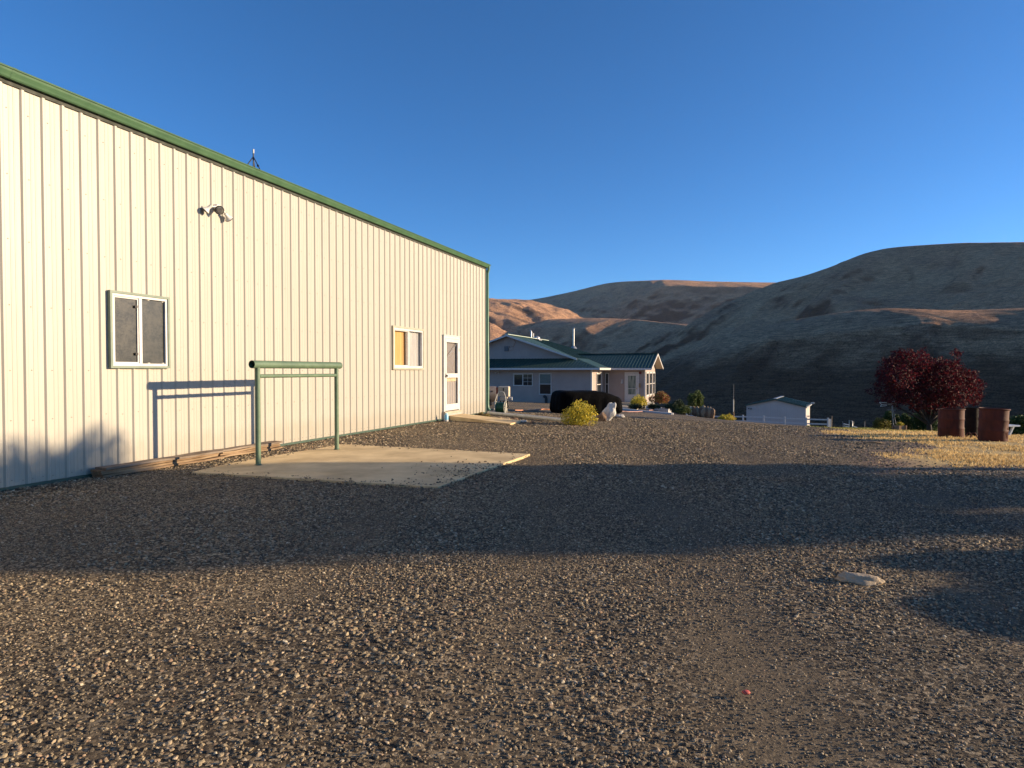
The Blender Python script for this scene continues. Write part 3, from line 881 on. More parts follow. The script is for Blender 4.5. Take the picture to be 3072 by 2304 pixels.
w = window(shed, wallM((W1[0] + W1[1]) / 2, W1[2]), W1[1] - W1[0] - .09, W1[3] - W1[2], 'slider', .034, panes=(M_DUSTY, M_DUSTY2), trim=pm('sage_trim', (.17, .22, .165), (.13, .17, .13), 6, .5), tw=.032)
for z in (.15, W1[3] - W1[2] - .17):
    mb = MB(); mb.box(-.085, -.045, -.032, -.02, z, z + .035); mb.build('latch', M_BLACK, w)
w = window(shed, wallM((W2[0] + W2[1]) / 2, W2[2]), W2[1] - W2[0] - .1, W2[3] - W2[2], 'slider', .05, panes=(M_CLEAR, M_CLEAR), trim=pm('cream_trim', (.43, .40, .30), (.36, .33, .25), 6, .5), tw=.04)
def curtain_mat(name, a, b):
    t = NT(name); v = t.coord()
    n = t.noise(t.mapping(v, (5, 1, .25)), 2.2, 4)
    return t.set(t.ramp(n, [(.35, a), (.65, b)]), .9, t.bump(n, .5, .05))
mb = MB()
ww = W2[1] - W2[0]; hh = W2[3] - W2[2]
def curtain(x0, x1, y, n=26):
    v = []
    for k in range(n + 1):
        x = x0 + (x1 - x0) * k / n; d = .012 * math.sin(k * 1.9) + .006 * math.sin(k * .7)
        v += [(x, y + d, .02), (x, y + d, hh - .02)]
    return v, [(2 * k, 2 * k + 2, 2 * k + 3, 2 * k + 1) for k in range(n)]
mb.smooth = True; mb.add(*curtain(-ww / 2 + .06, -.01, .075)); mb.build('curtain', curtain_mat('tan_curtain', (.52, .30, .10), (.66, .42, .17)), w)
mb = MB(); mb.smooth = True; mb.add(*curtain(.01, ww / 2 - .06, .06)); mb.build('curtain', curtain_mat('grey_curtain', (.36, .35, .34), (.58, .56, .53)), w)
mb = MB(); mb.box(-ww / 2, ww / 2, .14, .16, 0, hh); mb.build('backing', M_BLACK, w)

# storm door
def storm_door():
    x0, x1, z0, z1 = DR
    W = x1 - x0; H = z1 - z0
    M = Matrix.Translation(((x0 + x1) / 2, 0, z0))
    mb = MB()
    mb.box(-W / 2, W / 2, -.055, .03, H - .075, H); mb.box(-W / 2, -W / 2 + .075, -.055, .03, 0, H - .075); mb.box(W / 2 - .075, W / 2, -.055, .03, 0, H - .075)
    mb.box(-W / 2 - .01, W / 2 + .01, -.07, -.0225, H + .001, H + .022)
    d = mb.build('storm_door', M_WHITE, shed, M)
    w2, top = W / 2 - .075, H - .08
    mb = MB()
    mb.box(-w2, -w2 + .085, -.06, -.02, .02, top); mb.box(w2 - .085, w2, -.06, -.02, .02, top)
    mb.box(-w2 + .085, w2 - .085, -.06, -.02, top - .10, top); mb.box(-w2 + .085, w2 - .085, -.06, -.02, .02, .20)
    mb.box(-w2 + .085, w2 - .085, -.062, -.02, H * .445, H * .445 + .12)
    mb.build('door_frame', M_WHITE, d)
    mb = MB(); mb.box(-w2 + .085, w2 - .085, -.037, -.033, H * .445 + .12, top - .10); mb.build('pane', M_CLEAR, d)
    mb = MB(); mb.box(-w2 + .02, w2 - .02, .02, .06, .02, top); mb.build('inner_door', pm('grey_beige_door', (.27, .24, .225), (.235, .205, .19), 3, .5), d)
    mb = MB(); mb.box(-w2 + .09, w2 - .09, -.008, .0195, H * .395, H * .435); mb.build('lock_rail', pm('tan_rail', (.60, .48, .27), (.5, .4, .22), 5, .6), d)
    for k in range(4):
        x = -w2 + .085 + (2 * w2 - .17) * (k + .7) / 4.6
        mb = MB(); mb.tube([(x, -.045, .20), (x, -.045, H * .445)], .009, 6); mb.build('grille_bar', M_WHITE, d)
    mb = MB(); mb.tube([(-w2 + .03, -.06, H * .47), (-w2 + .03, -.11, H * .47)], [.018, .03], 10); mb.box(-w2 + .012, -w2 + .048, -.066, -.0605, H * .44, H * .50); mb.build('handle', M_BLACK, d)
    mb = MB(); mb.tube([(-w2 + .20, -.030, H * .72), (w2 - .12, -.025, top - .13)], .009, 6); mb.build('closer', M_GALV, d)
    for z in (H * .22, H * .80):
        mb = MB(); mb.box(W / 2 - .074, W / 2 - .058, -.068, -.0555, z, z + .09); mb.build('hinge', M_GALV, d)
    mb = MB(); mb.box(-W / 2 - .02, W / 2 + .02, -.10, .03, -.06, -.002); mb.build('threshold', M_CONC2, d)
    mb = MB(); mb.box(-W / 2 - .03, W / 2 + .03, -.09, .03, -.27, -.0605); mb.build('footing', pm('foundation', (.40, .38, .34), None, 5, .9), d)
storm_door()

# ------------------------------------------------------------------ flood light on the wall
def flood_light():
    x, z = sx_at(651), sz_at(651, 624)
    p = SX0 + Vector((UX, UY, 0)) * x
    root = empty('flood_light', (p.x + NX * .021, p.y + NY * .021, z), math.atan2(UY, UX), 'white three-headed flood light mounted high on the cream shed wall', 'flood light')
    root.scale = (.82, .9, .86)
    mb = MB(); mb.tube([(0, 0, 0), (0, -.055, 0)], [.068, .06], 16); mb.box(-.03, .03, -.09, -.055, -.03, .03)
    mb.build('base', M_WHITE, root)
    M_LAMP = pm('lamp_housing', (.70, .68, .63), (.6, .58, .53), 8, .5)
    M_LENS = pm('lamp_lens', (.20, .19, .17), (.10, .095, .09), 14, .15)
    def head(a, b, r0, r1, lens=True):
        a, b = Vector(a), Vector(b)
        mb = MB(); mb.tube([a - (b - a) * .45, a, a + (b - a) * .35, b], [r0, r0, r0 * 1.1, r1], 18, caps=True)
        h = mb.build('lamp_head', M_LAMP, root)
        if lens:
            d = (b - a).normalized()
            mb = MB(); mb.tube([b + d * .001, b + d * .012], [r1 * 1.04, r1 * 1.0], 18); mb.build('lamp_rim', M_BLACK, h)
            mb = MB(); mb.tube([b + d * .013, b + d * .022], [r1 * .86, r1 * .5], 18); mb.build('lens', M_LENS, h)
    head((-.055, -.105, -.045), (-.115, -.175, -.085), .04, .080)
    head((-.285, -.110, -.058), (-.325, -.055, -.128), .03, .076)
    head((.155, -.085, -.105), (.225, -.085, -.160), .03, .076)
    mb = MB(); mb.tube([(-.03, -.075, .005), (-.13, -.08, -.01), (-.25, -.085, -.045)], .014, 8); mb.tube([(.03, -.075, 0), (.08, -.08, -.035), (.135, -.085, -.088)], .014, 8)
    mb.tube([(0, -.07, 0), (-.04, -.09, -.03)], .022, 8)
    mb.build('arm', M_LAMP, root)
flood_light()

# ------------------------------------------------------------------ antenna tripod on the shed roof
def tripod():
    xr = 15.31
    p = SX0 + Vector((UX, UY, 0)) * xr - Vector((NX, NY, 0)) * (SHED_W / 2)
    zr = EAVE + 2.1
    top = at(766, 448, p.y).z
    root = empty('antenna_tripod', (p.x, p.y, zr), 0, 'dark metal antenna tripod standing on the shed roof', 'antenna')
    m = pm('dark_steel', (.05, .055, .075), (.035, .04, .055), 8, .5, metal=.4)
    h = top - zr
    mb = MB(); mb.tube([(0, 0, -.03), (0, 0, h - .12)], .022, 8); mb.build('mast', m, root)
    mb = MB(); mb.tube([(0, 0, h - .12), (0, 0, h)], .026, 8); mb.build('cap', M_WHITE, root)
    for a in (100, 215, 335):
        d = Vector((math.cos(R(a)), math.sin(R(a)), 0)) * .62
        mb = MB(); q = [Vector((0, 0, h - .22)) * (1 - t) + (d + Vector((0, 0, .0))) * t for t in (0, .33, .66, 1)]
        mb.tube([q[0], q[1], q[2] + Vector((0, 0, -.02)), q[3]], .016, 6)
        for t in (.3, .5, .7): mb.box(*(c for k in range(3) for c in ((Vector((0, 0, h - .22)) * (1 - t) + d * t)[k] - .026, (Vector((0, 0, h - .22)) * (1 - t) + d * t)[k] + .026)))
        mb.build('leg', m, root)
tripod()

# ------------------------------------------------------------------ concrete slab and door ramp
mb = MB()
P = [(p.x, p.y) for p in PAD]
def resample(P, d=.18, j=.012):
    out = []
    for k in range(len(P)):
        a = Vector(P[k]); b = Vector(P[(k + 1) % len(P)]); n = max(1, int((b - a).length / d))
        for i in range(n):
            q = a.lerp(b, i / n); out.append((q.x + random.uniform(-j, j), q.y + random.uniform(-j, j)))
    return out
mb.prism(resample(P), -.12, .022)
tag(mb.build('concrete_pad', M_CONC), kind='structure')
def ramp():
    a = SX0 + Vector((UX, UY, 0)) * (DR[0] + .22); b = SX0 + Vector((UX, UY, 0)) * (DR[1] + .10)
    a0 = a + Vector((NX, NY, 0)) * .06; b0 = b + Vector((NX, NY, 0)) * .06
    e1 = gpt(1563, 1268); e0 = gpt(1531, 1277); s0 = gpt(1344, 1256)
    zt = .115
    top = [(a0.x, a0.y, zt), (e0.x, e0.y, .035), (e1.x, e1.y, .03), (b0.x, b0.y, zt)]
    bot = [(p[0], p[1], -.15) for p in top]
    mb = MB(); mb.add(top + bot, [(0, 1, 2, 3), (7, 6, 5, 4), (0, 4, 5, 1), (1, 5, 6, 2), (2, 6, 7, 3), (3, 7, 4, 0)])
    tag(mb.build('concrete_ramp', M_CONC), kind='structure')
ramp()

# ------------------------------------------------------------------ hitching rail
def hitch():
    a = gpt(775, 1400); b = gpt(1010.5, 1352.6)
    d = (b - a); L = d.length; d.normalize()
    root = empty('hitching_rail', (a.x, a.y, .03), math.atan2(d.y, d.x), 'sage green steel pipe hitching rail standing on the concrete slab', 'hitching rail')
    r = .0575; zr = 1.445
    mb = MB(); mb.tube([(-.115, 0, zr), (L + .10, 0, zr)], r, 26, caps=False)
    mb.tube([(-.115, 0, zr), (-.1145, 0, zr)], [r, r - .006], 26, caps=False); mb.tube([(-.114, 0, zr), (L + .099, 0, zr)], r - .006, 26, caps=False)
    mb.tube([(L + .10, 0, zr), (L + .0995, 0, zr)], [r, r - .006], 26, caps=False)
    mb.build('top_rail', M_RAIL, root)
    mb = MB(); mb.tube([(.03, 0, 1.276), (L - .03, 0, 1.276)], .028, 18); mb.build('lower_rail', M_RAIL, root)
    for x in (0, L):
        mb = MB(); mb.tube([(x, 0, -.01), (x, 0, zr - r + .012)], .037, 20); mb.tube([(x, 0, 0), (x, 0, .012)], [.052, .04], 20); mb.build('post', M_RAIL, root)
hitch()

# ------------------------------------------------------------------ boards along the shed wall
def wood(name, a, b, end):
    t = NT(name); v = t.coord()
    n = t.noise(t.mapping(v, (.6, 14, 14)), 3.0, 7, .65, .5)
    c = t.ramp(n, [(.30, b), (.5, a), (.72, tuple(min(1, q * 1.18) for q in a))])
    st = t.ramp(t.noise(t.mapping(v, (1.2, 3, 3)), 2.0, 5), [(.45, (1, 1, 1)), (.62, (.62, .58, .54))])
    c = t.mix(.8, c, st, 'MULTIPLY')
    return t.set(c, .85, t.bump(n, .35, .006), spec=.2)
M_WOODS = [wood('weathered_board_a', (.27, .185, .115), (.17, .115, .07), 0), wood('weathered_board_b', (.31, .22, .135), (.20, .14, .085), 0), wood('grey_board', (.25, .20, .155), (.17, .135, .10), 0)]
def boards():
    labs = {0: ['lowest board of the near stack by the shed wall', 'second board up in the near stack by the shed wall', 'third board up in the near stack by the shed wall', 'topmost grey board of the near stack by the shed wall'],
            1: ['lowest board of the stack behind the hitching rail', 'second board up in the stack behind the hitching rail', 'third board up in the stack behind the hitching rail', 'topmost board of the stack behind the hitching rail']}
    for si, (pa, pb, n) in enumerate((((250, 1442), (625, 1397), 4), ((617, 1396), (812, 1362), 4))):
        xa, xb = sx_at(pa[0] + 8), sx_at(pb[0])
        z = .012
        for k in range(n):
            th = .030
            x0 = xa + random.uniform(-.06, .06); x1 = xb + random.uniform(-.10, .06)
            wv = .20 + random.uniform(-.015, .02)
            off = .045 + random.uniform(0, .035) + (.02 if si == 0 else 0)
            mb = MB()
            L = x1 - x0
            v = []; N = 10
            for i in range(N + 1):
                xx = -L / 2 + L * i / N; sag = .004 * math.sin(i * 1.3 + k) ; tw = .004 * math.sin(i * .6 + 2 * k)
                v += [(xx, -wv / 2, sag + tw), (xx, wv / 2, sag - tw), (xx, wv / 2, sag - tw + th - .003), (xx, -wv / 2, sag + tw + th - .003)]
            f = [(0, 1, 2, 3), (4 * N + 3, 4 * N + 2, 4 * N + 1, 4 * N)]
            for i in range(N):
                for q in range(4):
                    f.append((4 * i + q, 4 * i + 4 + q, 4 * i + 4 + (q + 1) % 4, 4 * i + (q + 1) % 4))
            mb.add(v, f)
            o = mb.build('board', M_WOODS[(k + si) % 2] if k < n - 1 else M_WOODS[2])
            c = SX0 + Vector((UX, UY, 0)) * ((x0 + x1) / 2) + Vector((NX, NY, 0)) * (off + wv / 2)
            o.location = (c.x, c.y, z); o.rotation_euler = (0, 0, math.atan2(UY, UX) + random.uniform(-.008, .008))
            z += th + .002
            tag(o, labs[si][k], 'board', 'boards stacked along the shed wall')
boards()

# ------------------------------------------------------------------ small things by the door
def spray_can():
    p = gpt(1339, 1265)
    root = empty('spray_can', (p.x, p.y, p.z + .005), 0, 'blue and white can standing at the door step', 'can')
    mb = MB(); mb.lathe([(0, 0), (.055, 0), (.058, .008), (.058, .05)], 18); mb.build('base_band', M_WHITE, root)
    mb = MB(); mb.lathe([(.058, .0505), (.058, .17), (.05, .185)], 18); mb.build('body', pm('blue_label', (.12, .42, .62), (.30, .58, .72), 18, .4), root)
    mb = MB(); mb.lathe([(.05, .1855), (.036, .195), (.036, .225), (.03, .232), (0, .232)], 18); mb.build('cap', pm('pale_blue_cap', (.35, .62, .75), None, 8, .4), root)
spray_can()
def dead_branch():
    a = gpt(1404, 1240); b = gpt(1462, 1252)
    root = empty('dead_branch', (a.x, a.y, a.z), 0, 'dead leafy branch lying between the ramp and shed corner', 'branch')
    d = b - a
    m = pm('dry_stem', (.16, .11, .06), (.10, .07, .04), 20, .9)
    mb = MB(); pts = [Vector((-.05, .05, .34)), d * .15 + Vector((0, 0, .20)), d * .4 + Vector((0, 0, .09)), d * .7 + Vector((0, 0, .05)), d + Vector((0, 0, .03))]
    mb.tube(pts, [.014, .02, .022, .018, .01], 7)
    for i in range(9):
        q = pts[1 + i % 3] + Vector((random.uniform(-.1, .1), random.uniform(-.1, .1), 0)); e = q + Vector((random.uniform(-.15, .2), random.uniform(-.15, .1), random.uniform(.0, .12)))
        mb.tube([q, e], [.007, .003], 5)
    mb.build('stem', m, root)
    leaf_cloud('leaves', [(p.x, p.y, p.z + .02, .10, .09, .06) for p in pts], 260, .07, foliage_mat('dry_leaves', [(.20, .16, .05), (.30, .22, .08), (.16, .17, .06)]), root, 3, 0)
dead_branch()
# ------------------------------------------------------------------ the house
M_SIDE = pm('mauve_vinyl_siding', (.40, .315, .27), (.35, .275, .24), 1.5, .6)
M_TRIM = pm('white_trim', (.60, .57, .53), (.52, .49, .46), 6, .5)
M_ROOF = pm('green_metal_roof', (.032, .068, .048), (.025, .055, .040), 1.2, .55, spec=.3)
M_SOFFIT = pm('soffit', (.46, .40, .32), (.40, .35, .28), 6, .7)
C0 = Vector((5.41, 43.0, -1.02))
HZ0 = C0.z
house = empty('house', C0, -TH, 'single-storey mauve sided house with green metal roof and gabled entry', 'house')
# local frame: x to the right along the front, y away, z up from the footing; world = C0 + x n + y u
def h_x(px, yl):
    k = (px - 1536.0) / F
    return (k * (C0.y + yl * UY) - C0.x - yl * UX) / (NX - k * NY)
def h_y(px, xl):
    k = (px - 1536.0) / F
    return (k * (C0.y + xl * NY) - C0.x - xl * NX) / (UX - k * UY)
def h_z(px, py, xl, yl):
    return at(px, py, C0.y + xl * NY + yl * UY).z - HZ0
EV = 1.585 - HZ0            # eave height above the footing
PT = .337                   # roof pitch
WL, WD, OH = -13.1, 18.2, .62
EY = 3.71                   # entry wall
EW = 3.03                   # entry wing reaches this far right
EL = 5.07                   # length of the wing's right wall

def siding(name, a, b, z0, z1, step=.115, top=None):
    """lapped boards from a to b (local xy); top(s) gives the height along the wall for gables"""
    ax, ay = a; bx, by = b
    L = math.hypot(bx - ax, by - ay); tx, ty = (bx - ax) / L, (by - ay) / L; nx, ny = ty, -tx
    mb = MB(); z = z0
    while z < z1 - 1e-4:
        zt = min(z + step, z1)
        s0, s1 = 0.0, L
        if top:
            ss = [i * L / 200 for i in range(201) if top(i * L / 200) >= zt - .02]
            if not ss: break
            s0, s1 = ss[0], ss[-1]
        P = lambda s, o, zz: (ax + tx * s + nx * o, ay + ty * s + ny * o, zz)
        mb.add([P(s0, .030, z), P(s1, .030, z), P(s1, .004, zt), P(s0, .004, zt)], [(0, 1, 2, 3)])
        mb.add([P(s0, .004, z), P(s1, .004, z), P(s1, .030, z), P(s0, .030, z)], [(0, 1, 2, 3)])
        z = zt
    return mb.build(name, M_SIDE, house)

siding('wall', (WL, 0), (0, 0), .12, EV)                     # front
siding('wall', (0, 0), (0, EY), .12, EV)                     # short right wall, sunlit
siding('wall', (0, EY), (EW, EY), .12, EV)                   # entry wall
rz = lambda s: EV + (min(s, EL - s) + .45) * PT * 1.0
siding('wall', (EW, EY), (EW, EY + EL), .12, EV + EL / 2 * PT + .2, top=rz)
mb = MB()                                                     # cores behind the siding, footing
mb.box(WL, -.02, .02, WD - .6, .0, EV); mb.box(-.02, EW - .02, EY + .02, EY + EL - .02, .0, EV)
mb.build('wall_core', M_SIDE, house)
mb = MB()
mb.box(WL, .012, -.012, .0195, -.5, .12); mb.box(.0005, .012, .02, EY - .0125, -.5, .12); mb.box(.0125, EW + .012, EY - .012, EY + .019, -.5, .12); mb.box(EW + .0005, EW + .012, EY + .02, EY + EL, -.5, .12)
mb.build('footing', pm('grey_footing', (.22, .21, .20), (.17, .16, .15), 4, .9), house)
# corner boards
for (x, y) in ((0, 0), (EW, EY)):
    mb = MB(); mb.box(x - .07, x + .034, y - .036, y - .0305, .12, EV - .03); mb.box(x + .0305, x + .036, y - .0304, y + .07, .12, EV - .03)
    mb.build('corner_board', M_TRIM, house)

def clip_line(poly, p, d):
    """part of the line p + t d (2-D) inside a convex polygon"""
    t0, t1 = -1e9, 1e9; n = len(poly)
    area = sum(poly[i][0] * poly[(i + 1) % n][1] - poly[(i + 1) % n][0] * poly[i][1] for i in range(n))
    sgn = 1 if area > 0 else -1
    for i in range(n):
        a = poly[i]; b = poly[(i + 1) % n]
        ex, ey = b[0] - a[0], b[1] - a[1]
        nx, ny = -ey * sgn, ex * sgn
        num = (p[0] - a[0]) * nx + (p[1] - a[1]) * ny; den = d[0] * nx + d[1] * ny
        if abs(den) < 1e-9:
            if num < 0: return None
        else:
            t = -num / den
            if den > 0: t0 = max(t0, t)
            else: t1 = min(t1, t)
    return (t0, t1) if t1 - t0 > .05 else None

def roof_plane(name, pts, slope, parent, mat, rib=.2286, th=.05, off=0.0):
    """metal roof plane with raised ribs running down the slope; slope is a 2-D unit vector pointing up the roof"""
    mb = MB(); mb.slab(pts, th)
    poly = [(p[0], p[1]) for p in pts]
    P = [Vector(p) for p in pts]; n = (P[1] - P[0]).cross(P[2] - P[0]).normalized()
    zf = lambda x, y: P[0].z - (n.x * (x - P[0].x) + n.y * (y - P[0].y)) / n.z
    e = (-slope[1], slope[0])
    ss = [p[0] * e[0] + p[1] * e[1] for p in poly]
    s = min(ss) + off + .05
    while s < max(ss):
        q = (e[0] * s, e[1] * s)
        r = clip_line(poly, q, slope)
        if r:
            pts3 = []
            for t in r:
                x, y = q[0] + slope[0] * t, q[1] + slope[1] * t
                pts3.append(Vector((x, y, zf(x, y))))
            a, b = pts3
            w = Vector((e[0], e[1], 0)); h = n * .020
            v = [a - w * .030 - n * .001, a - w * .012 + h, a + w * .012 + h, a + w * .030 - n * .001]
            v += [p + (b - a) for p in v]
            mb.add(v, [(0, 4, 5, 1), (1, 5, 6, 2), (2, 6, 7, 3), (0, 1, 2, 3), (7, 6, 5, 4)])
        s += rib
    return mb.build(name, mat, parent)

RX = -6.55                                       # ridge line x
XR, XL = OH, 2 * RX - OH                         # eaves
YF, YB = -OH, WD + 0.0
zat = lambda d: EV + d * PT
half = XR - RX
ZR = zat(half)
YG = 1.40                                        # gablet plane
DG = YG - YF                                     # run of the front skirt
yb0 = YB - half
ridge_y1 = yb0
GO = .45                                         # gablet overhang
# right slope, wide part behind the gablet, plus strip below the skirt hip
roof_plane('roof', [(XR, YF, EV), (XR, YB, EV), (RX, ridge_y1, ZR), (RX, YG - GO, ZR), (XR - DG, YG - GO, zat(DG)), (XR - DG, YG, zat(DG))], (-1, 0), house, M_ROOF)
roof_plane('roof', [(XL, YB, EV), (XL, YF, EV), (XL + DG, YG, zat(DG)), (XL + DG, YG - GO, zat(DG)), (RX, YG - GO, ZR), (RX, ridge_y1, ZR)], (1, 0), house, M_ROOF)
roof_plane('roof', [(XL, YF, EV), (XR, YF, EV), (XR - DG, YG, zat(DG)), (XL + DG, YG, zat(DG))], (0, 1), house, M_ROOF)
roof_plane('roof', [(XR, YB, EV), (XL, YB, EV), (RX, ridge_y1, ZR)], (0, -1), house, M_ROOF)
# gablet wall and rake boards
gt = lambda s: zat(DG) + min(s, 2 * (half - DG) - s) * PT
siding('gable_wall', (XL + DG, YG), (XR - DG, YG), zat(DG) - .02, ZR, top=gt)
mb = MB()
for sgn in (-1, 1):
    a = Vector((RX + sgn * (half - DG + .12), YG - GO - .012, zat(DG) - .12 * PT - .115)); b = Vector((RX + sgn * .0, YG - GO - .012, ZR - .115))
    mb.add([a, b, b + Vector((0, 0, .13)), a + Vector((0, 0, .13)), a - Vector((0, .025, 0)), b - Vector((0, .025, 0)), b + Vector((0, -.025, .13)), a + Vector((0, -.025, .13))], [(0, 1, 2, 3), (7, 6, 5, 4), (0, 4, 5, 1), (3, 2, 6, 7), (0, 3, 7, 4), (1, 5, 6, 2)])
mb.build('rake_board', M_TRIM, house)
mb = MB(); mb.bar((RX, YG - GO - .03, ZR + .035), (RX, ridge_y1, ZR + .035), .26, .045); mb.build('ridge_cap', pm('pale_ridge_cap', (.52, .60, .52), (.44, .52, .45), 3, .35), house)
# eaves: fascia gutters and soffits
mb = MB()
mb.box(XL, XR + .10, YF - .10, YF, EV - .15, EV - .012); mb.build('gutter', M_TRIM, house)
mb = MB(); mb.box(XR, XR + .10, YF + .001, EY - OH + .02, EV - .15, EV - .012); mb.build('gutter', M_TRIM, house)
mb = MB(); mb.box(XR + .101, EW + .55, EY - OH - .08, EY - OH + .02, EV - .15, EV - .012); mb.build('gutter', M_TRIM, house)
mb = MB(); mb.box(XL, XR, YF + .002, .0, EV - .13, EV - .105); mb.box(.002, XR - .002, .001, EY - .002, EV - .128, EV - .104); mb.box(XR, EW + .5, EY - OH + .021, EY - .034, EV - .126, EV - .102)
mb.build('soffit', M_SOFFIT, house)
# entry wing roof: ridge runs left-right, gable faces right
wm = EY + EL / 2; wo = .62; zr = EV + (EL / 2 + wo) * PT
xg = EW + .55
xv = lambda z: XR - (z - EV) / PT               # where the main slope reaches height z
roof_plane('roof', [(XR + .0, EY - wo, EV + .012), (xg, EY - wo, EV + .012), (xg, wm, zr + .012), (xv(zr), wm, zr + .012)], (0, 1), house, M_ROOF)
roof_plane('roof', [(xg, EY + EL + wo, EV + .012), (XR, EY + EL + wo, EV + .012), (xv(zr), wm, zr + .012), (xg, wm, zr + .012)], (0, -1), house, M_ROOF)
mb = MB(); mb.bar((xv(zr) - .1, wm, zr + .045), (xg + .02, wm, zr + .045), .22, .04); mb.build('ridge_cap', M_ROOF, house)
mb = MB()
for sgn in (-1, 1):
    a = Vector((xg + .014, wm + sgn * (EL / 2 + wo + .03), EV - .11)); b = Vector((xg + .014, wm, zr - .10))
    mb.add([a, b, b + Vector((0, 0, .13)), a + Vector((0, 0, .13)), a + Vector((.03, 0, 0)), b + Vector((.03, 0, 0)), b + Vector((.03, 0, .13)), a + Vector((.03, 0, .13))], [(0, 3, 2, 1), (4, 5, 6, 7), (0, 1, 5, 4), (2, 3, 7, 6), (0, 4, 7, 3), (1, 2, 6, 5)])
mb.build('rake_board', M_TRIM, house)
mb = MB()
for sgn in (-1, 1):
    a = Vector((0, wm + sgn * (EL / 2 + wo), EV - .06)); b = Vector((0, wm, zr - .06))
    mb.slab([(EW + .02, a.y, a.z), (xg, a.y, a.z), (xg, b.y, b.z), (EW + .02, b.y, b.z)], .02)
mb.build('soffit', M_SOFFIT, house)

def hM_front(x, y, z): return Matrix.Translation((x, y - .034, z))
def hM_right(x, y, z): return Matrix.Translation((x + .034, y, z)) @ Matrix.Rotation(R(90), 4, 'Z')
cx = 1440 + np.array([520, 825]) * .1929
x0, x1 = h_x(cx[0], 0), h_x(cx[1], 0)
z0, z1 = h_z(1570, 960 + 1028 * .1929, (x0 + x1) / 2, 0), h_z(1570, 960 + 832 * .1929, (x0 + x1) / 2, 0)
window(house, hM_front((x0 + x1) / 2, 0, z0), x1 - x0, z1 - z0, 'slider', .055, fm=M_TRIM, grid=(1, 2, 3))
x0, x1 = h_x(1440 + 922 * .1929, 0), h_x(1440 + 1115 * .1929, 0)
M_BLIND = pm('glass_with_blind', (.085, .135, .145), (.06, .10, .11), 2, .2, stretch=(1, 1, 6))
window(house, hM_front((x0 + x1) / 2, 0, h_z(1636, 960 + 1160 * .1929, x0, 0)), x1 - x0, h_z(1636, 990.2, x0, 0) - h_z(1636, 1183.8, x0, 0), 'hung', .055, fm=M_TRIM, panes=(M_BLIND, M_GLASS)) if False else None
zb, zt = h_z(1636, 960 + 1160 * .1929, x0, 0), h_z(1636, 960 + 830 * .1929, x0, 0)
window(house, hM_front((x0 + x1) / 2, 0, zb), x1 - x0, zt - zb, 'hung', .055, fm=M_TRIM, panes=(M_BLIND, M_GLASS))
# narrow window on the sunlit side wall
ya, yb = h_y(1640 + 765 * .1929, 0), h_y(1640 + 840 * .1929, 0)
window(house, hM_right(0, (ya + yb) / 2, .62), yb - ya, 1.62, 'hung', .08, fm=M_TRIM)
# sidelight and door on the entry wall
xa, xb = h_x(1640 + 912 * .1929, EY), h_x(1640 + 968 * .1929, EY)
window(house, hM_front((xa + xb) / 2, EY, .62), xb - xa, 1.62, 'hung', .05, fm=M_TRIM)
def entry_door():
    xa, xb = h_x(1640 + 1215 * .1929, EY), h_x(1640 + 1440 * .1929, EY)
    W = xb - xa; H = 2.16; z0 = .14
    M = hM_front((xa + xb) / 2, EY, z0)
    mb = MB(); mb.box(-W / 2, -W / 2 + .09, -.04, .02, 0, H); mb.box(W / 2 - .09, W / 2, -.04, .02, 0, H); mb.box(-W / 2 + .09, W / 2 - .09, -.04, .02, H - .09, H)
    d = mb.build('door', M_TRIM, house, M)
    w2 = W / 2 - .095
    mb = MB(); frame_h = H - .10
    mb.box(-w2, -w2 + .14, -.02, .01, 0, frame_h); mb.box(w2 - .14, w2, -.02, .01, 0, frame_h); mb.box(-w2 + .14, w2 - .14, -.02, .01, frame_h - .16, frame_h); mb.box(-w2 + .14, w2 - .14, -.02, .01, 0, .55)
    mb.build('door_leaf', M_TRIM, d)
    t = NT('entry_glass'); v = t.coord(); t.set(t.ramp(t.noise(t.mapping(v, (3, 1, .3)), 2.5, 3), [(.4, (.10, .14, .12)), (.6, (.34, .36, .30))]), .08)
    mb = MB(); mb.box(-w2 + .14, w2 - .14, -.004, .006, .55, frame_h - .16); mb.build('pane', t.m, d)
    mb = MB(); mb.box(-w2 + .14, w2 - .14, -.014, -.005, .95, .985); mb.build('muntin', M_TRIM, d)
    mb = MB(); mb.tube([(w2 - .07, -.02, .98), (w2 - .07, -.07, .98)], [.02, .032], 10); mb.build('handle', pm('brass', (.5, .36, .12), None, 9, .3, metal=.8), d)
    mb = MB(); mb.box(-W / 2 - .2, W / 2 + .3, -1.1, -.021, -.5, -.02); mb.build('step', M_CONC2, d)
entry_door()
# bay of three tall windows on the wing's sunlit wall
for k, (f0, f1) in enumerate(((.05, .30), (.36, .64), (.70, .95))):
    ya, yb = EY + EL * f0, EY + EL * f1
    window(house, hM_right(EW, (ya + yb) / 2, .55), yb - ya, 1.75, 'hung', .10, fm=M_TRIM)
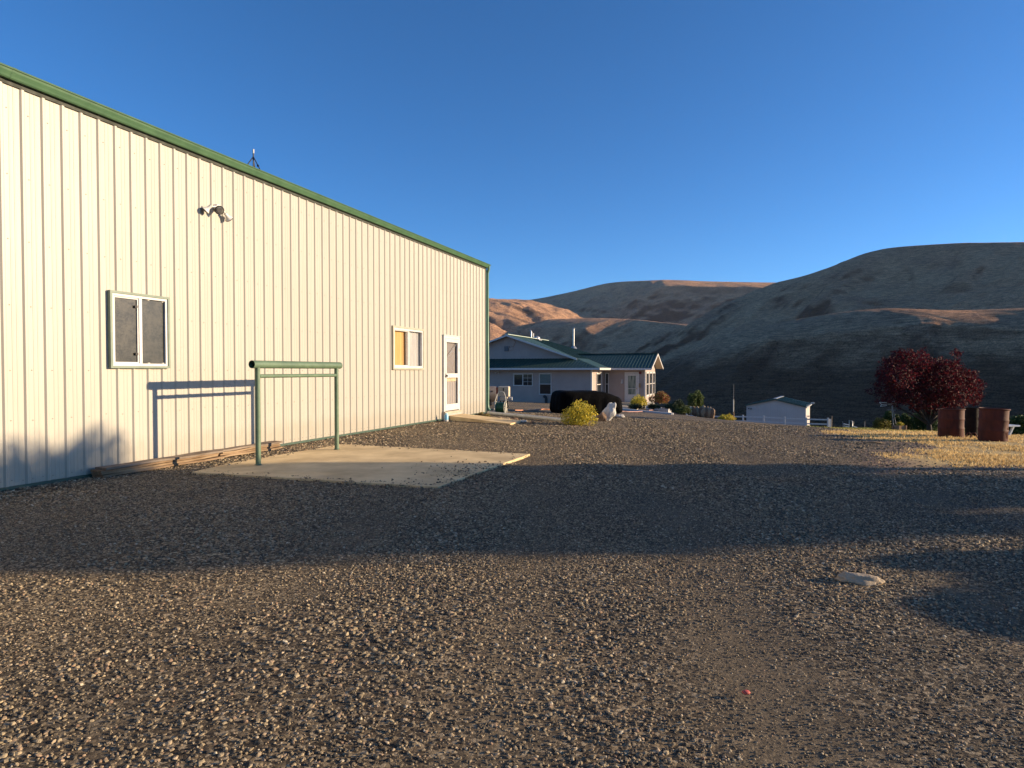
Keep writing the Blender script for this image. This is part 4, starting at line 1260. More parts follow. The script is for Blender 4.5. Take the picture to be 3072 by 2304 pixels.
# fittings
def small(name, m, fn, M):
    mb = MB(); fn(mb); return mb.build(name, m, house, M)
xw, yw = h_x(1640 + 1172 * .1929, EY), EY
small('wall_lamp', M_TRIM, lambda b: (b.tube([(0, -.03, .05), (0, -.12, .05), (0, -.14, -.02)], .03, 8), b.tube([(0, -.14, -.02), (0, -.14, -.16)], [.075, .05], 10), b.box(-.04, .04, -.03, 0, -.05, .15)), Matrix.Translation((xw, yw - .034, 1.62)))
small('meter', pm('dark_red_disc', (.16, .02, .02), None, 9, .5), lambda b: b.tube([(0, 0, 0), (0, -.10, 0)], [.10, .08], 14), Matrix.Translation((h_x(1640 + 1455 * .1929, EY), EY - .034, 2.25)))
small('mailbox', pm('brown_box', (.30, .2, .1), None, 9, .6), lambda b: b.cbox(-.06, .06, -.12, 0, -.15, .15, .01), Matrix.Translation((h_x(1640 + 1442 * .1929, EY) + .05, EY - .034, 1.35)))
def fl(b):
    b.tube([(-.05, -.03, 0), (-.13, -.14, -.07)], [.03, .06], 10); b.tube([(.05, -.03, 0), (.13, -.14, -.07)], [.03, .06], 10); b.box(-.05, .05, -.04, 0, -.03, .04)
small('security_light', M_TRIM, fl, Matrix.Translation((h_x(1493, 0), -.034, 2.32)))
small('security_light', M_TRIM, fl, Matrix.Translation((.034, h_y(1795, 0), 2.32)) @ Matrix.Rotation(R(90), 4, 'Z'))
# round gable vent and small square vent
gx = h_x(1440 + 460 * .1929, YG); gz_ = h_z(1528, 960 + 345 * .1929, gx, YG)
def vent(b):
    b.tube([(0, 0, 0), (0, -.05, 0)], [.47, .45], 8)
    for k in range(7): b.box(-.30, .30, -.07, -.051, -.27 + k * .08, -.23 + k * .08)
small('gable_vent', M_SIDE, vent, Matrix.Translation((gx, YG - .016, gz_)))
small('square_vent', pm('grey_vent', (.12, .12, .13), None, 9, .6), lambda b: (b.box(-.16, .16, -.06, 0, -.18, .18), b.box(-.13, .13, -.075, -.061, -.15, .02)), Matrix.Translation((h_x(1440 + 415 * .1929, YG), YG - .016, h_z(1520, 960 + 447 * .1929, gx, YG))))
small('outlet_box', M_SIDE, lambda b: b.box(-.15, .15, -.05, 0, -.15, .15), Matrix.Translation((h_x(1440 + 485 * .1929, YG), YG - .016, h_z(1520, 960 + 440 * .1929, gx, YG))))
# black vent elbow by the front wall
small('vent_elbow', M_BLACK, lambda b: b.tube([(0, -.30, -.2), (0, -.30, .62), (-.04, -.29, .74), (-.16, -.20, .78), (-.2, -.02, .78)], .10, 12), Matrix.Translation((h_x(1440 + 1030 * .1929, -.3), 0, h_z(1640, 1192, -4, -.3) - .72)))
# things on the right slope of the roof
def on_slope(px, py):
    p0 = house_M @ Vector((XR, 0, EV)); n = (house_M.to_3x3() @ Vector((PT, 0, 1))).normalized()
    d = ray(px, py); o = Vector((0, 0, EYE))
    return house_M.inverted() @ (o + d * ((p0 - o).dot(n) / d.dot(n)))
house_M = Matrix.Translation(C0) @ Matrix.Rotation(-TH, 4, 'Z')
q = on_slope(1440 + 1455 * .1929, 960 + 425 * .1929)
hgt = at(1714, 960 + 118 * .1929, (house_M @ q).y).z - (house_M @ q).z
small('flue', M_GALV, lambda b: (b.tube([(0, 0, -.2), (0, 0, hgt - .12)], .085, 14), b.tube([(0, 0, hgt - .12), (0, 0, hgt - .1)], .12, 14), b.tube([(0, 0, hgt - .05), (0, 0, hgt)], [.14, .06], 14)), Matrix.Translation(q))
small('flue_flashing', M_GALV, lambda b: b.tube([(0, 0, -.12), (0, 0, .14)], [.34, .11], 16), Matrix.Translation(q))
q2 = on_slope(1440 + 880 * .1929, 960 + 298 * .1929)
small('roof_dome', M_GALV, lambda b: (b.lathe([(.30, -.12), (.30, .06), (.27, .16), (.18, .24), (.0, .28)], 20), b.box(-.36, .36, -.4, .36, -.14, .005)), Matrix.Translation(q2))
q3 = on_slope(1440 + 795 * .1929, 960 + 262 * .1929)
small('vent_pipe', M_GALV, lambda b: (b.tube([(0, 0, -.25), (0, 0, .42), (-.03, 0, .52), (-.12, 0, .55)], .07, 10), b.tube([(.16, .1, -.25), (.16, .1, .3)], .05, 10)), Matrix.Translation(q3))
# ------------------------------------------------------------------ drain pipe, hose reel, pump, tank
M_PVC = pm('white_pipe', (.62, .62, .55), (.52, .52, .46), 6, .5)
def drain_pipe(a, b, lab, r=.055, taper=False):
    A = gpt(*a); B = gpt(*b)
    mb = MB(); d = B - A
    pts = [A + d * t + Vector((0, 0, r + .008 + .012 * math.sin(3 * t))) for t in (0, .25, .5, .75, 1)]
    pts[0].z = gz(*pts[0].xy) + r + .02
    mb.tube(pts, r, 16, caps=False); mb.tube(list(reversed(pts)), r - .005, 16, caps=False)
    mb.tube([pts[2] - d.normalized() * .05, pts[2] + d.normalized() * .05], r + .006, 16, caps=False)
    o = mb.build('drain_pipe', M_PVC)
    tag(o, lab, 'pipe', 'white drain pipes on the gravel')
drain_pipe((1465, 1246), (1640, 1262), 'long white drain pipe running from the shed downspout across the gravel')
drain_pipe((1640, 1262), (1738, 1272), 'short white drain pipe ending beside the yellow bush', .05)

def yard_stones():
    for k, (px, py, w, lab) in enumerate(((1522, 1262, .16, 'pale stone below the hose reel and drain pipe'), (1545, 1264, .2, 'brown stone under the middle of the drain pipe'), (1570, 1268, .17, 'yellowish stone beyond the tip of the concrete ramp'), (1500, 1256, .12, 'small stone between the ramp and drain pipe'), (1596, 1271, .14, 'reddish stone near the far end of the long drain pipe'))):
        p = gpt(px, py)
        rock('stone', (p.x, p.y, p.z), (w, w * .7, w * .55), lab, 'stone', M_ROCKS[k % 3], 30 + k, 'stones along the drain pipe')

M_ROCKS = [pm('tan_rock', (.38, .29, .18), (.24, .18, .115), 9, .9, bump=.6, bscale=26, bdist=.02), pm('brown_rock', (.25, .155, .09), (.15, .10, .065), 9, .9, bump=.6, bscale=26, bdist=.02), pm('pale_rock', (.56, .54, .50), (.40, .38, .34), 7, .9, bump=.6, bscale=22, bdist=.02)]
import bmesh
def rock(name, loc, size, lab, cat, m, seed=1, group=None, rot=0.0, sharp=.35, sub=4, tilt=(0, 0)):
    bm = bmesh.new(); bmesh.ops.create_icosphere(bm, subdivisions=sub, radius=1.0)
    for v in bm.verts:
        p = v.co.copy()
        d = mnoise.fractal(p * 1.1 + Vector((seed * 3.1, seed, 0)), 1.0, 2.0, 3) * sharp + mnoise.fractal(p * 4 + Vector((0, seed, seed)), .8, 2, 3) * .07
        c = mnoise.cell(p * 1.4 + Vector((seed, 0, 0))) * .10
        v.co = p * (1 + d + c)
    for v in bm.verts: v.co = Vector((v.co.x * size[0] / 2, v.co.y * size[1] / 2, v.co.z * size[2] / 2))
    me = bpy.data.meshes.new(name); bm.to_mesh(me); bm.free(); me.materials.append(m)
    for p in me.polygons: p.use_smooth = True
    o = bpy.data.objects.new(name, me); COL.objects.link(o)
    o.location = (loc[0], loc[1], loc[2] + size[2] * .38); o.rotation_euler = (tilt[0], tilt[1], rot)
    return tag(o, lab, cat, group)
yard_stones()

def hose_reel():
    y = 21.3
    b = at(1502, 1246, y); g = gz(b.x, b.y)
    root = empty('hose_reel', (b.x, b.y, g), R(-12), 'hose reel cart with white tube frame and coiled green hose', 'hose reel')
    k = y / F
    m = pm('white_tube', (.66, .62, .52), (.5, .46, .38), 12, .5)
    hw, top = .165, .72
    mb = MB()
    for s in (-1, 1): mb.tube([(s * .20, -.16, .02), (s * .19, -.04, .40), (s * .16, .04, .56), (s * .085, .08, top), (0, .08, top + .005)], .014, 8)
    mb.build('handle_frame', m, root)
    for s in (-1, 1):
        mb = MB(); mb.tube([(s * .20, -.16, .0), (s * .20, -.02, .34), (s * .20, .18, .0)], .013, 8); mb.build('leg', m, root)
    mb = MB(); mb.tube([(-.22, 0, .20), (.22, 0, .20)], .018, 8); mb.build('axle', m, root)
    for x in (-.155, .155):
        mb = MB(); mb.tube([(x, .195 * math.cos(a), .20 + .195 * math.sin(a)) for a in [k * math.pi / 12 for k in range(25)]], .011, 6, caps=False)
        for a in (0, 60, 120): mb.tube([(x, .19 * math.cos(R(a)), .20 + .19 * math.sin(R(a))), (x, -.19 * math.cos(R(a)), .20 - .19 * math.sin(R(a)))], .007, 5)
        mb.build('reel_disc', m, root)
    mb = MB()
    pts = []
    for i in range(22 * 18):
        a = i * 2 * math.pi / 18; f = i / (22 * 18)
        pts.append((-.135 + .27 * (0.5 - .5 * math.cos(f * math.pi * 3)), .165 * math.cos(a) * (1 + .05 * math.sin(f * 40)), .20 + .165 * math.sin(a) * (1 + .05 * math.sin(f * 40))))
    mb.tube(pts, .019, 6); mb.build('hose', pm('green_hose', (.015, .10, .045), (.010, .06, .03), 18, .45), root)
    mb = MB(); mb.tube([(.22, 0, .20), (.26, 0, .20), (.27, .02, .28)], .012, 8); mb.build('crank', M_BLACK, root)
    mb = MB(); mb.tube([(.1, -.1, .03), (.28, -.22, .02), (.33, -.1, .02), (.2, .05, .015)], .012, 6); mb.build('hose_end', M_BLACK, root)
hose_reel()

def pump():
    y = 26.5
    b = at(1512, 1226, y); g = gz(b.x, b.y)
    root = empty('fuel_pump', (b.x, b.y, g), R(-8), 'old cream metal fuel pump with red side standing behind the hose reel', 'pump')
    z1 = at(1512, 1159, y).z - g; z0 = at(1512, 1189, y).z - g
    cm = pm('faded_cream_paint', (.66, .56, .40), (.55, .45, .31), 5, .5)
    w = .24
    mb = MB(); mb.cbox(-w, w, -.16, .16, z0, z1, .03); mb.build('cabinet', cm, root)
    mb = MB(); mb.cbox(-w - .075, -w - .002, -.15, .15, z0 + .10, z1 - .03, .012); mb.build('side_panel', pm('faded_red', (.30, .06, .035), (.2, .04, .03), 6, .5), root)
    mb = MB(); mb.cbox(-w + .09, w - .05, -.19, -.02, z0 - .17, z0 - .01, .03); mb.build('motor_housing', cm, root)
    mb = MB(); mb.tube([(w - .02, -.1, z0 - .09), (w + .12, -.1, z0 - .09)], .075, 12); mb.build('filter', M_WHITE, root)
    mb = MB(); mb.box(-.02, .02, -.168, -.1605, (z0 + z1) / 2 + .02, (z0 + z1) / 2 + .14); mb.build('dial', M_BLACK, root)
    mb = MB()
    for x in (-.15, .15): mb.tube([(x, .05, -.05), (x, .05, z0 + .02)], .03, 8)
    mb.build('stand', M_BLACK, root)
    mb = MB(); mb.tube([(0, -.1, z0 - .14), (.03, -.12, z0 - .35), (.1, -.1, z0 - .5), (.0, -.05, .25)], .03, 8); mb.build('pump_hose', M_BLACK, root)
pump()

def fuel_tank():
    y = 29.0
    c = at(1450, 1181, y); g = gz(c.x, c.y)
    root = empty('fuel_tank', (c.x - .02, c.y, g), R(-2), 'grey horizontal fuel tank on a stand half hidden by the shed corner', 'tank')
    r = (at(1470, 1159, y).z - at(1470, 1206, y).z) / 2; zc = at(1470, 1182, y).z - g
    m = pm('weathered_grey_tank', (.17, .145, .13), (.11, .09, .08), 2.5, .5)
    mb = MB(); mb.tube([(-1.6, 0, zc), (-1.55, 0, zc), (.58, 0, zc), (.66, 0, zc)], [r * .85, r, r, r * .85], 32); mb.build('tank_body', m, root)
    mb = MB(); mb.tube([(.2, 0, zc - .0), (.22, 0, zc)], r + .008, 32, caps=False); mb.build('band', m, root)
    mb = MB(); mb.tube([(.45, -r - .03, zc + r * .4), (.45, -r * .8, zc + r * .35)], .03, 8); mb.build('valve', M_BLACK, root)
    for x in (-1.2, .35):
        mb = MB(); mb.bar((x, -.3, 0), (x, -.2, zc - r * .8), .07); mb.bar((x, .3, 0), (x, .2, zc - r * .8), .07); mb.bar((x, -.32, zc - r * .8), (x, .32, zc - r * .8), .07); mb.build('stand', M_BLACK, root)
fuel_tank()

# ------------------------------------------------------------------ black covered pile
def covered_pile():
    y = 24.4
    a = gpt(1680, 1246)
    c = at(1757, 1246, y); g = gz(c.x, c.y)
    bm = bmesh.new(); bmesh.ops.create_cube(bm, size=2.0)
    bmesh.ops.subdivide_edges(bm, edges=bm.edges[:], cuts=22, use_grid_fill=True)
    hx, hy, hz = 1.24, .80, .47
    for v in bm.verts:
        p = v.co.copy()
        n = 5.0
        L = (abs(p.x) ** n + abs(p.y) ** n + abs(p.z) ** n) ** (1 / n)
        p = p / max(L, 1e-6)
        x, yy, z = p.x * hx, p.y * hy, p.z * hz
        z += hz
        z *= 1.0 - .10 * (p.x + .2) - .13 * max(0, p.x - .45)
        z += .035 * math.sin(p.x * 4.1 + .6) * max(0, p.z)
        low = max(0, 1 - z / (2 * hz))
        fold = math.sin(p.x * 17 + 2.1 * math.sin(p.y * 3)) + .6 * math.sin(p.x * 31 + 1.3)
        yy += .035 * fold * low * (1 if p.y > 0 else -1) * (abs(p.y) > .8)
        x += .05 * math.sin(p.y * 14) * low * (1 if p.x > 0 else -1) * (abs(p.x) > .8) + (.09 * low * p.x)
        z += .02 * mnoise.fractal(Vector((x * 2.2, yy * 2.2, z * 2.2)), 1, 2, 4) * (p.z > -.5)
        v.co = (x, yy, max(z - .02, -.1))
    me = bpy.data.meshes.new('covered_pile'); bm.to_mesh(me); bm.free()
    me.materials.append(pm('black_tarp', (.0022, .0022, .0026), (.0045, .0045, .005), 5, .9, bump=.4, bscale=16, spec=.05, bdist=.03))
    for p in me.polygons: p.use_smooth = True
    o = bpy.data.objects.new('covered_pile', me); COL.objects.link(o)
    o.location = (c.x, c.y, g); o.rotation_euler = (0, 0, R(14))
    tag(o, 'black tarpaulin covered pile behind the yellow bush', 'covered pile')
covered_pile()

p = gpt(1826, 1262)
rock('boulder', (p.x, p.y, p.z - .02), (.36, .22, .66), 'white upright boulder leaning at the end of the black tarp pile', 'boulder', pm('white_boulder', (.66, .64, .58), (.48, .46, .42), 4, .9, bump=.5, bscale=18, bdist=.02), 4, rot=R(-15), sharp=.3, tilt=(0, R(24)))
p = gpt(1860, 1254)
rock('stone', (p.x, p.y, p.z), (.32, .2, .14), 'flat pale stone lying just right of the white boulder', 'stone', M_ROCKS[2], 9)
p = gpt(1806, 1262)
rock('stone', (p.x, p.y, p.z), (.30, .25, .28), 'dark reddish stone between yellow bush and white boulder', 'stone', M_ROCKS[1], 13)

# ------------------------------------------------------------------ shrubs
def shrub(name, px0, px1, py0, py1, n, size, cols, lab, cat='shrub', seed=1, blobs=9, spiky=0.0, depth=None, trans=.25, group=None, y=None, shell=.45, low=0.0):
    base = gpt((px0 + px1) / 2, py1) if y is None else at((px0 + px1) / 2, py1, y)
    yy = base.y
    w = (px1 - px0) / F * yy; h = (py1 - py0) / F * yy
    root = empty(name, (base.x, base.y, gz(base.x, base.y) if y is None else base.z), 0, lab, cat, group)
    rng = random.Random(seed)
    d = depth or w * .9
    B = []
    for k in range(blobs):
        a = rng.uniform(0, 6.283); rr = math.sqrt(rng.random()) * .62
        bx, by = rr * math.cos(a) * w / 2, rr * math.sin(a) * d / 2
        hh = h * (1 - .55 * rr ** 2) * rng.uniform(.72, 1.0)
        r = rng.uniform(.15, .33) * min(w, d)
        B.append((bx, by, max(hh - r * .9, hh * .5), r, r, min(r, hh * .5)))
        B.append((bx * 1.15, by * 1.15, hh * .35, r * .9, r * .9, hh * .36))
    m = foliage_mat(name + '_foliage', cols, trans)
    leaf_cloud('foliage', B, n, size, m, root, seed, shell, flat=spiky)
    mb = MB()
    for k in range(7):
        b = B[(2 * k) % len(B)]
        mb.tube([(b[0] * .1, b[1] * .1, -.05), (b[0] * .5, b[1] * .5, b[2] * .5), (b[0], b[1], b[2])], [.022, .015, .006], 5)
    mb.build('stem', M_BARK, root)
    return root
YEL = [(.10, .13, .02), (.40, .36, .04), (.70, .54, .05), (.82, .64, .08), (.22, .24, .04)]
shrub('rabbitbrush', 1685, 1800, 1201, 1274, 5200, .045, YEL, 'yellow flowering bush in front of the black tarp pile', 'bush', 3, 17, shell=.62)
shrub('rabbitbrush', 1886, 1946, 1184, 1219, 3000, .075, YEL, 'yellow flowering bush before the house entry door', 'bush', 5, 9, y=40)
shrub('barberry', 1946, 2008, 1168, 1209, 3400, .085, [(.22, .03, .03), (.36, .07, .04), (.20, .20, .05), (.30, .26, .06), (.14, .03, .03)], 'red and green bush beside the entry bay windows', 'bush', 6, 9, y=41.5)
DRK = [(.012, .022, .010), (.025, .045, .016), (.05, .075, .022)]
shrub('juniper', 2006, 2064, 1196, 1236, 4200, .06, DRK, 'dark rounded juniper at the bend of the path', 'shrub', 7, 8, y=36.5)
shrub('mugo_pine', 2058, 2114, 1167, 1222, 5200, .085, [(.03, .06, .015), (.07, .11, .025), (.16, .19, .05), (.02, .035, .012)], 'tall round bristly pine shrub above the brown rocks', 'shrub', 8, 8, y=38, shell=.3)
shrub('spreading_juniper', 2022, 2084, 1213, 1240, 3400, .06, [(.02, .04, .012), (.06, .09, .02), (.14, .17, .04)], 'low green spreading juniper left of the brown rocks', 'shrub', 9, 10, y=35.5, depth=1.0)
for k, (a, b, lab) in enumerate(((1880, 1935, 'dark low ground shrub at the left end of the bed before the door'), (1930, 1990, 'dark low ground shrub in the middle of the bed before the door'), (1985, 2040, 'dark low ground shrub at the right end of the bed'))):
    shrub('ground_juniper', a, b, 1209, 1226, 1900, .06, DRK, lab, 'shrub', 20 + k, 8, y=38.5, depth=1.0, group='low dark shrubs in the bed before the door')
shrub('goldenrod', 2149, 2214, 1240, 1260, 1500, .055, YEL, 'low yellow plants around the thin pole', 'bush', 10, 9, y=33.6, depth=.8)
shrub('golden_shrub', 2622, 2668, 1248, 1290, 2600, .05, [(.05, .07, .015), (.16, .16, .03), (.30, .25, .05), (.05, .045, .02)], 'yellow green shrub left of the garden windmill', 'shrub', 11, 9, y=25.5)

def basalt_wall():
    rng = random.Random(3)
    k = 0
    for i, (px, top, bot) in enumerate(((2072, 1216, 1236), (2082, 1214, 1240), (2093, 1219, 1243), (2102, 1218, 1245), (2111, 1216, 1246), (2120, 1217, 1247), (2129, 1219, 1248), (2137, 1222, 1248))):
        y = 36.4 - i * .1
        p = at(px, bot, y); h = (bot - top) / F * y * 1.25
        places = ('leftmost', 'second from left', 'third from left', 'fourth from left', 'fourth from right', 'third from right', 'second from right', 'rightmost')
        rock('basalt_rock', (p.x, p.y, p.z - .1), (rng.uniform(.26, .36), .34, h), places[i] + ' upright brown rock of the row below the pine shrub', 'rock', M_ROCKS[(i % 2)] if i else M_ROCKS[2], 40 + i, 'upright brown rocks below the pine shrub', tilt=(rng.uniform(-.15, .15), rng.uniform(-.2, .2)), sharp=.3, sub=3)
basalt_wall()

# path, kerb and hose by the house
def strip(name, pts, w, h, m, kind='structure', z=0.0):
    mb = MB()
    for a, b in zip(pts[:-1], pts[1:]):
        a = Vector((a[0], a[1], gz(a[0], a[1]) + z)); b = Vector((b[0], b[1], gz(b[0], b[1]) + z))
        mb.bar(a + Vector((0, 0, h / 2 - .03)), b + Vector((0, 0, h / 2 - .03)), w, h)
    o = mb.build(name, m); return tag(o, kind=kind)
kp = [at(1848, 1222, 38.2), at(1905, 1226, 36.2), at(1950, 1229, 35.2), at(2018, 1234, 34.0)]
strip('kerb', [(p.x, p.y) for p in kp], .16, .13, M_TRIM)
kp = [at(1940, 1204, 42.0), at(2002, 1209, 40.4), at(2012, 1206, 40.6)]
strip('kerb', [(p.x, p.y) for p in kp], .16, .30, M_TRIM)
a, b, c_, d_ = house_M @ Vector((0.3, EY - 1.0, 0)), house_M @ Vector((EW - .2, EY - 1.0, 0)), at(1905, 1221, 37.2), at(1850, 1217, 39.0)
mb = MB(); mb.add([(v.x, v.y, gz(v.x, v.y) - .3) for v in (a, b, c_, d_)] + [(v.x, v.y, gz(v.x, v.y) + .07) for v in (a, b, c_, d_)], [(4, 7, 6, 5), (0, 4, 5, 1), (1, 5, 6, 2), (2, 6, 7, 3), (3, 7, 4, 0)])
tag(mb.build('path', M_CONC2), kind='structure')
def hose(pts, m, lab, r=.016):
    P = [gpt(*p) for p in pts]
    out = []
    for i in range(len(P) - 1):
        for k in range(6):
            q = P[i].lerp(P[i + 1], k / 6); q.x += .05 * math.sin(i * 2 + k); q.z = gz(q.x, q.y) + r + .03; out.append(q)
    mb = MB(); mb.tube(out, r, 7); tag(mb.build('garden_hose', m), lab, 'hose')
M_ORG = pm('orange_hose', (.62, .27, .13), (.5, .22, .12), 10, .5)
hose([(1545, 1235), (1580, 1235), (1605, 1234), (1630, 1231), (1664, 1233)], M_ORG, 'orange hose on the gravel between pump and black tarp pile', .022)
hose([(1852, 1236), (1885, 1238), (1915, 1238), (1950, 1233), (1968, 1231)], pm('pink_hose', (.60, .32, .25), None, 10, .5), 'pale pink hose on the gravel right of the white boulder', .02)

# thin pole with a stout lower sleeve
def thin_pole():
    y = 34.0
    b = at(2200, 1258, y)
    root = empty('pole', (b.x, b.y, b.z), 0, 'thin upright pole rising from low yellow plants left of white building', 'pole')
    z1 = at(2200, 1152, y).z - b.z; z2 = at(2200, 1200, y).z - b.z; z3 = at(2200, 1237, y).z - b.z
    mb = MB(); mb.tube([(0, 0, z2), (0, 0, z1)], [.012, .008], 6); mb.build('rod', pm('grey_rod', (.16, .15, .15), None, 9, .5), root)
    mb = MB(); mb.tube([(0, 0, z3), (0, 0, z2 + .03)], .026, 8); mb.build('sleeve', M_GALV, root)
    mb = MB(); mb.tube([(0, 0, -.2), (0, 0, z3 + .03)], [.06, .045], 8); mb.build('base_post', M_ROCKS[1], root)
thin_pole()
b = at(1467.5, 1022, 66.0)
mb = MB(); mb.tube([(0, 0, -6), (0, 0, at(1467, 969, 66).z - b.z)], [.12, .09], 8)
o = mb.build('utility_pole', pm('dark_pole', (.06, .045, .035), (.04, .03, .025), 9, .9)); o.location = b; tag(o, 'dark wooden pole rising behind the left end of the house roof', 'pole')

# ------------------------------------------------------------------ lower white building and fence
def outbuilding():
    y0 = 90.0; ang = R(-29)
    A = at(2239, 1274, y0); zf = A.z - .6
    cs, sn = math.cos(ang), math.sin(ang)
    # width so that the right front corner shows at pixel 2416
    k = (2416 - 1536.0) / F
    W = (k * A.y - A.x) / (cs - k * sn)
    root = empty('outbuilding', (A.x, A.y, zf), ang, 'white metal outbuilding with shallow dark green roof below the drive', 'outbuilding')
    Mb = Matrix.Translation((A.x, A.y, zf)) @ Matrix.Rotation(ang, 4, 'Z')
    ye = (Mb @ Vector((W, 0, 0))).y
    he = at(2239, 1216, y0).z - zf
    yp = (Mb @ Vector((W * .5, 0, 0))).y
    hp = at(2330, 1199, yp).z - zf
    D = 9.0
    m = NT('white_ribbed_steel'); v = m.coord(); sx = m.node('ShaderNodeSeparateXYZ'); m.link(v, sx.inputs[0])
    wv = m.math('SINE', m.math('MULTIPLY', m.math('ADD', sx.outputs[0], sx.outputs[1]), 27.5))
    m.set(m.ramp(m.noise(v, .6, 5), [(.3, (.45, .405, .37)), (.7, (.52, .47, .43))]), .5, m.bump(wv, .25, .03))
    mb = MB()
    mb.add([(0, 0, 0), (W, 0, 0), (W, 0, he), (W / 2, 0, hp), (0, 0, he), (0, D, 0), (W, D, 0), (W, D, he), (W / 2, D, hp), (0, D, he)], [(0, 1, 2, 3, 4), (9, 8, 7, 6, 5), (1, 6, 7, 2), (5, 0, 4, 9)])
    mb.build('wall', m.m, root)
    s = (hp - he) / (W / 2); o = .25
    for sg in (0, 1):
        x0, x1 = ((-.15, W / 2) if sg == 0 else (W / 2, W + .15))
        z0, z1 = ((he - .15 * s, hp) if sg == 0 else (hp, he - .15 * s))
        mb = MB(); mb.slab([(x0, -o, z0 + .12), (x1, -o, z1 + .12), (x1, D + o, z1 + .12), (x0, D + o, z0 + .12)], .06)
        for k2 in range(int(D / .3)): mb.bar((x0 + .02, -o + k2 * .3, z0 + .135), (x1 - .02, -o + k2 * .3, z1 + .135), .04, .03)
        mb.build('roof', M_GREEN_DARK, root)
        mb = MB(); a = Vector((x0, -o - .02, z0 - .06)); b = Vector((x1, -o - .02, z1 - .06))
        mb.add([a, b, b + Vector((0, 0, .17)), a + Vector((0, 0, .17))] + [q - Vector((0, .03, 0)) for q in (a, b, b + Vector((0, 0, .17)), a + Vector((0, 0, .17)))], [(0, 1, 2, 3), (7, 6, 5, 4), (0, 4, 5, 1), (2, 6, 7, 3), (0, 3, 7, 4), (1, 5, 6, 2)])
        mb.build('rake_trim', M_GREEN_DARK, root)
    mb = MB(); mb.bar((W / 2, -o, hp + .16), (W / 2, D + o, hp + .16), .4, .05); mb.build('ridge_cap', M_GALV, root)
    mb = MB(); mb.box(W + .001, W + .12, -.10, -.003, 0, he - .1); mb.build('downspout', M_WHITE, root)
    mb = MB(); mb.box(W + .151, W + .26, -o, D + o, he - .18, he - .02); mb.build('gutter', M_GALV, root)
    for x, z in ((.35, he - .45),):
        mb = MB(); mb.tube([(x, 0, z), (x, -.25, z + .02)], [.05, .09], 8); mb.tube([(x + .3, 0, z), (x + .3, -.25, z - .02)], [.05, .09], 8); mb.build('security_light', M_BLACK, root)
    mb = MB(); mb.tube([(W + .1, .5, he + .2), (W + .9, .5, he + .5)], .04, 6); mb.box(W + .7, W + 1.1, .35, .65, he + .42, he + .62); mb.build('yard_light', M_GALV, root)
    mb = MB(); mb.tube([(W + .1, .8, he - 1.3), (W + .5, .8, he - 1.35)], [.05, .12], 8); mb.build('side_light', M_GALV, root)
outbuilding()

def rail_fence():
    y0, y1 = 77.0, 73.0
    posts = []
    for px, top in ((2060, 1243), (2108, 1244), (2168, 1246), (2229, 1246), (2291, 1248), (2354, 1251), (2419, 1253.5), (2484, 1255)):
        f = (px - 2060) / (2484 - 2060); y = y0 + (y1 - y0) * f
        posts.append(at(px, top, y))
    a = posts[0]
    root = empty('rail_fence', (a.x, a.y, a.z - 1.2), 0, 'white two-rail vinyl fence in front of the outbuilding', 'fence')
    L = [p - Vector((a.x, a.y, a.z - 1.2)) for p in posts]
    for p in L:
        mb = MB(); mb.cbox(p.x - .075, p.x + .075, p.y - .075, p.y + .075, p.z - 1.6, p.z + .02, .015); mb.box(p.x - .09, p.x + .09, p.y - .09, p.y + .09, p.z + .021, p.z + .05); mb.build('post', M_TRIM, root)
    for dz in (-.16, -.68):
        mb = MB()
        for p, q in zip(L[:-1], L[1:]):
            d = (q - p).normalized() * .076
            mb.bar(p + d + Vector((0, 0, dz)), q - d + Vector((0, 0, dz)), .05, .15)
        mb.build('rail', M_TRIM, root)
    for px in (2488.5, 2491.5):
        p = at(px, 1257, 73.2) - Vector((a.x, a.y, a.z - 1.2))
        mb = MB(); mb.cbox(p.x - .06, p.x + .06, p.y - .06, p.y + .06, p.z - 1.4, p.z, .012); mb.build('gate_post', M_TRIM, root)
rail_fence()
b = at(2495, 1277, 70)
mb = MB(); mb.tube([(0, 0, -.3), (0, 0, at(2495, 1247, 70).z - b.z)], .045, 8)
o = mb.build('steel_post', pm('rusty_post', (.30, .22, .15), (.2, .14, .1), 9, .8)); o.location = b; tag(o, 'thin rusty post just right of the white fence end', 'post')

def pipe_gate():
    y = 44.0
    root_p = at(2550, 1281, y)
    root = empty('pipe_gate', root_p, 0, 'small pale pipe gate frame beyond the green lawn edge', 'gate')
    def L(px, py, yy): return at(px, py, yy) - root_p
    m = M_GALV
    mb = MB(); mb.tube([L(2548, 1285, y), L(2548, 1260, y), L(2557, 1264, y), L(2557, 1284, y)], .035, 8); mb.build('gate_frame', m, root)
    mb = MB(); mb.tube([L(2531, 1272, y), L(2547, 1275.5, y)], .05, 8); mb.build('rail', m, root)
    mb = MB(); mb.tube([L(2531, 1278, y), L(2546, 1281.5, y)], .045, 8); mb.build('rail', m, root)
    mb = MB(); mb.tube([L(2558, 1279, y), L(2571, 1283, y)], .045, 8); mb.build('rail', m, root)
    mb = MB(); mb.tube([L(2528, 1286, y), L(2528, 1264, y)], .03, 8); mb.build('post', pm('grey_post', (.2, .18, .17), None, 9, .8), root)
pipe_gate()
for k, (px, py0, py1, lab) in enumerate(((2561, 1265, 1284, 'thin grey stake just right of the pipe gate'), (2594, 1264, 1284, 'thin grey stake between the pipe gate and golden shrub'))):
    b = at(px, py1, 44)
    mb = MB(); mb.tube([(0, 0, -.3), (0, 0, at(px, py0, 44).z - b.z)], .022, 6)
    o = mb.build('stake', pm('grey_stake', (.25, .23, .22), None, 9, .8)); o.location = b; tag(o, lab, 'stake', 'thin stakes beyond the lawn')
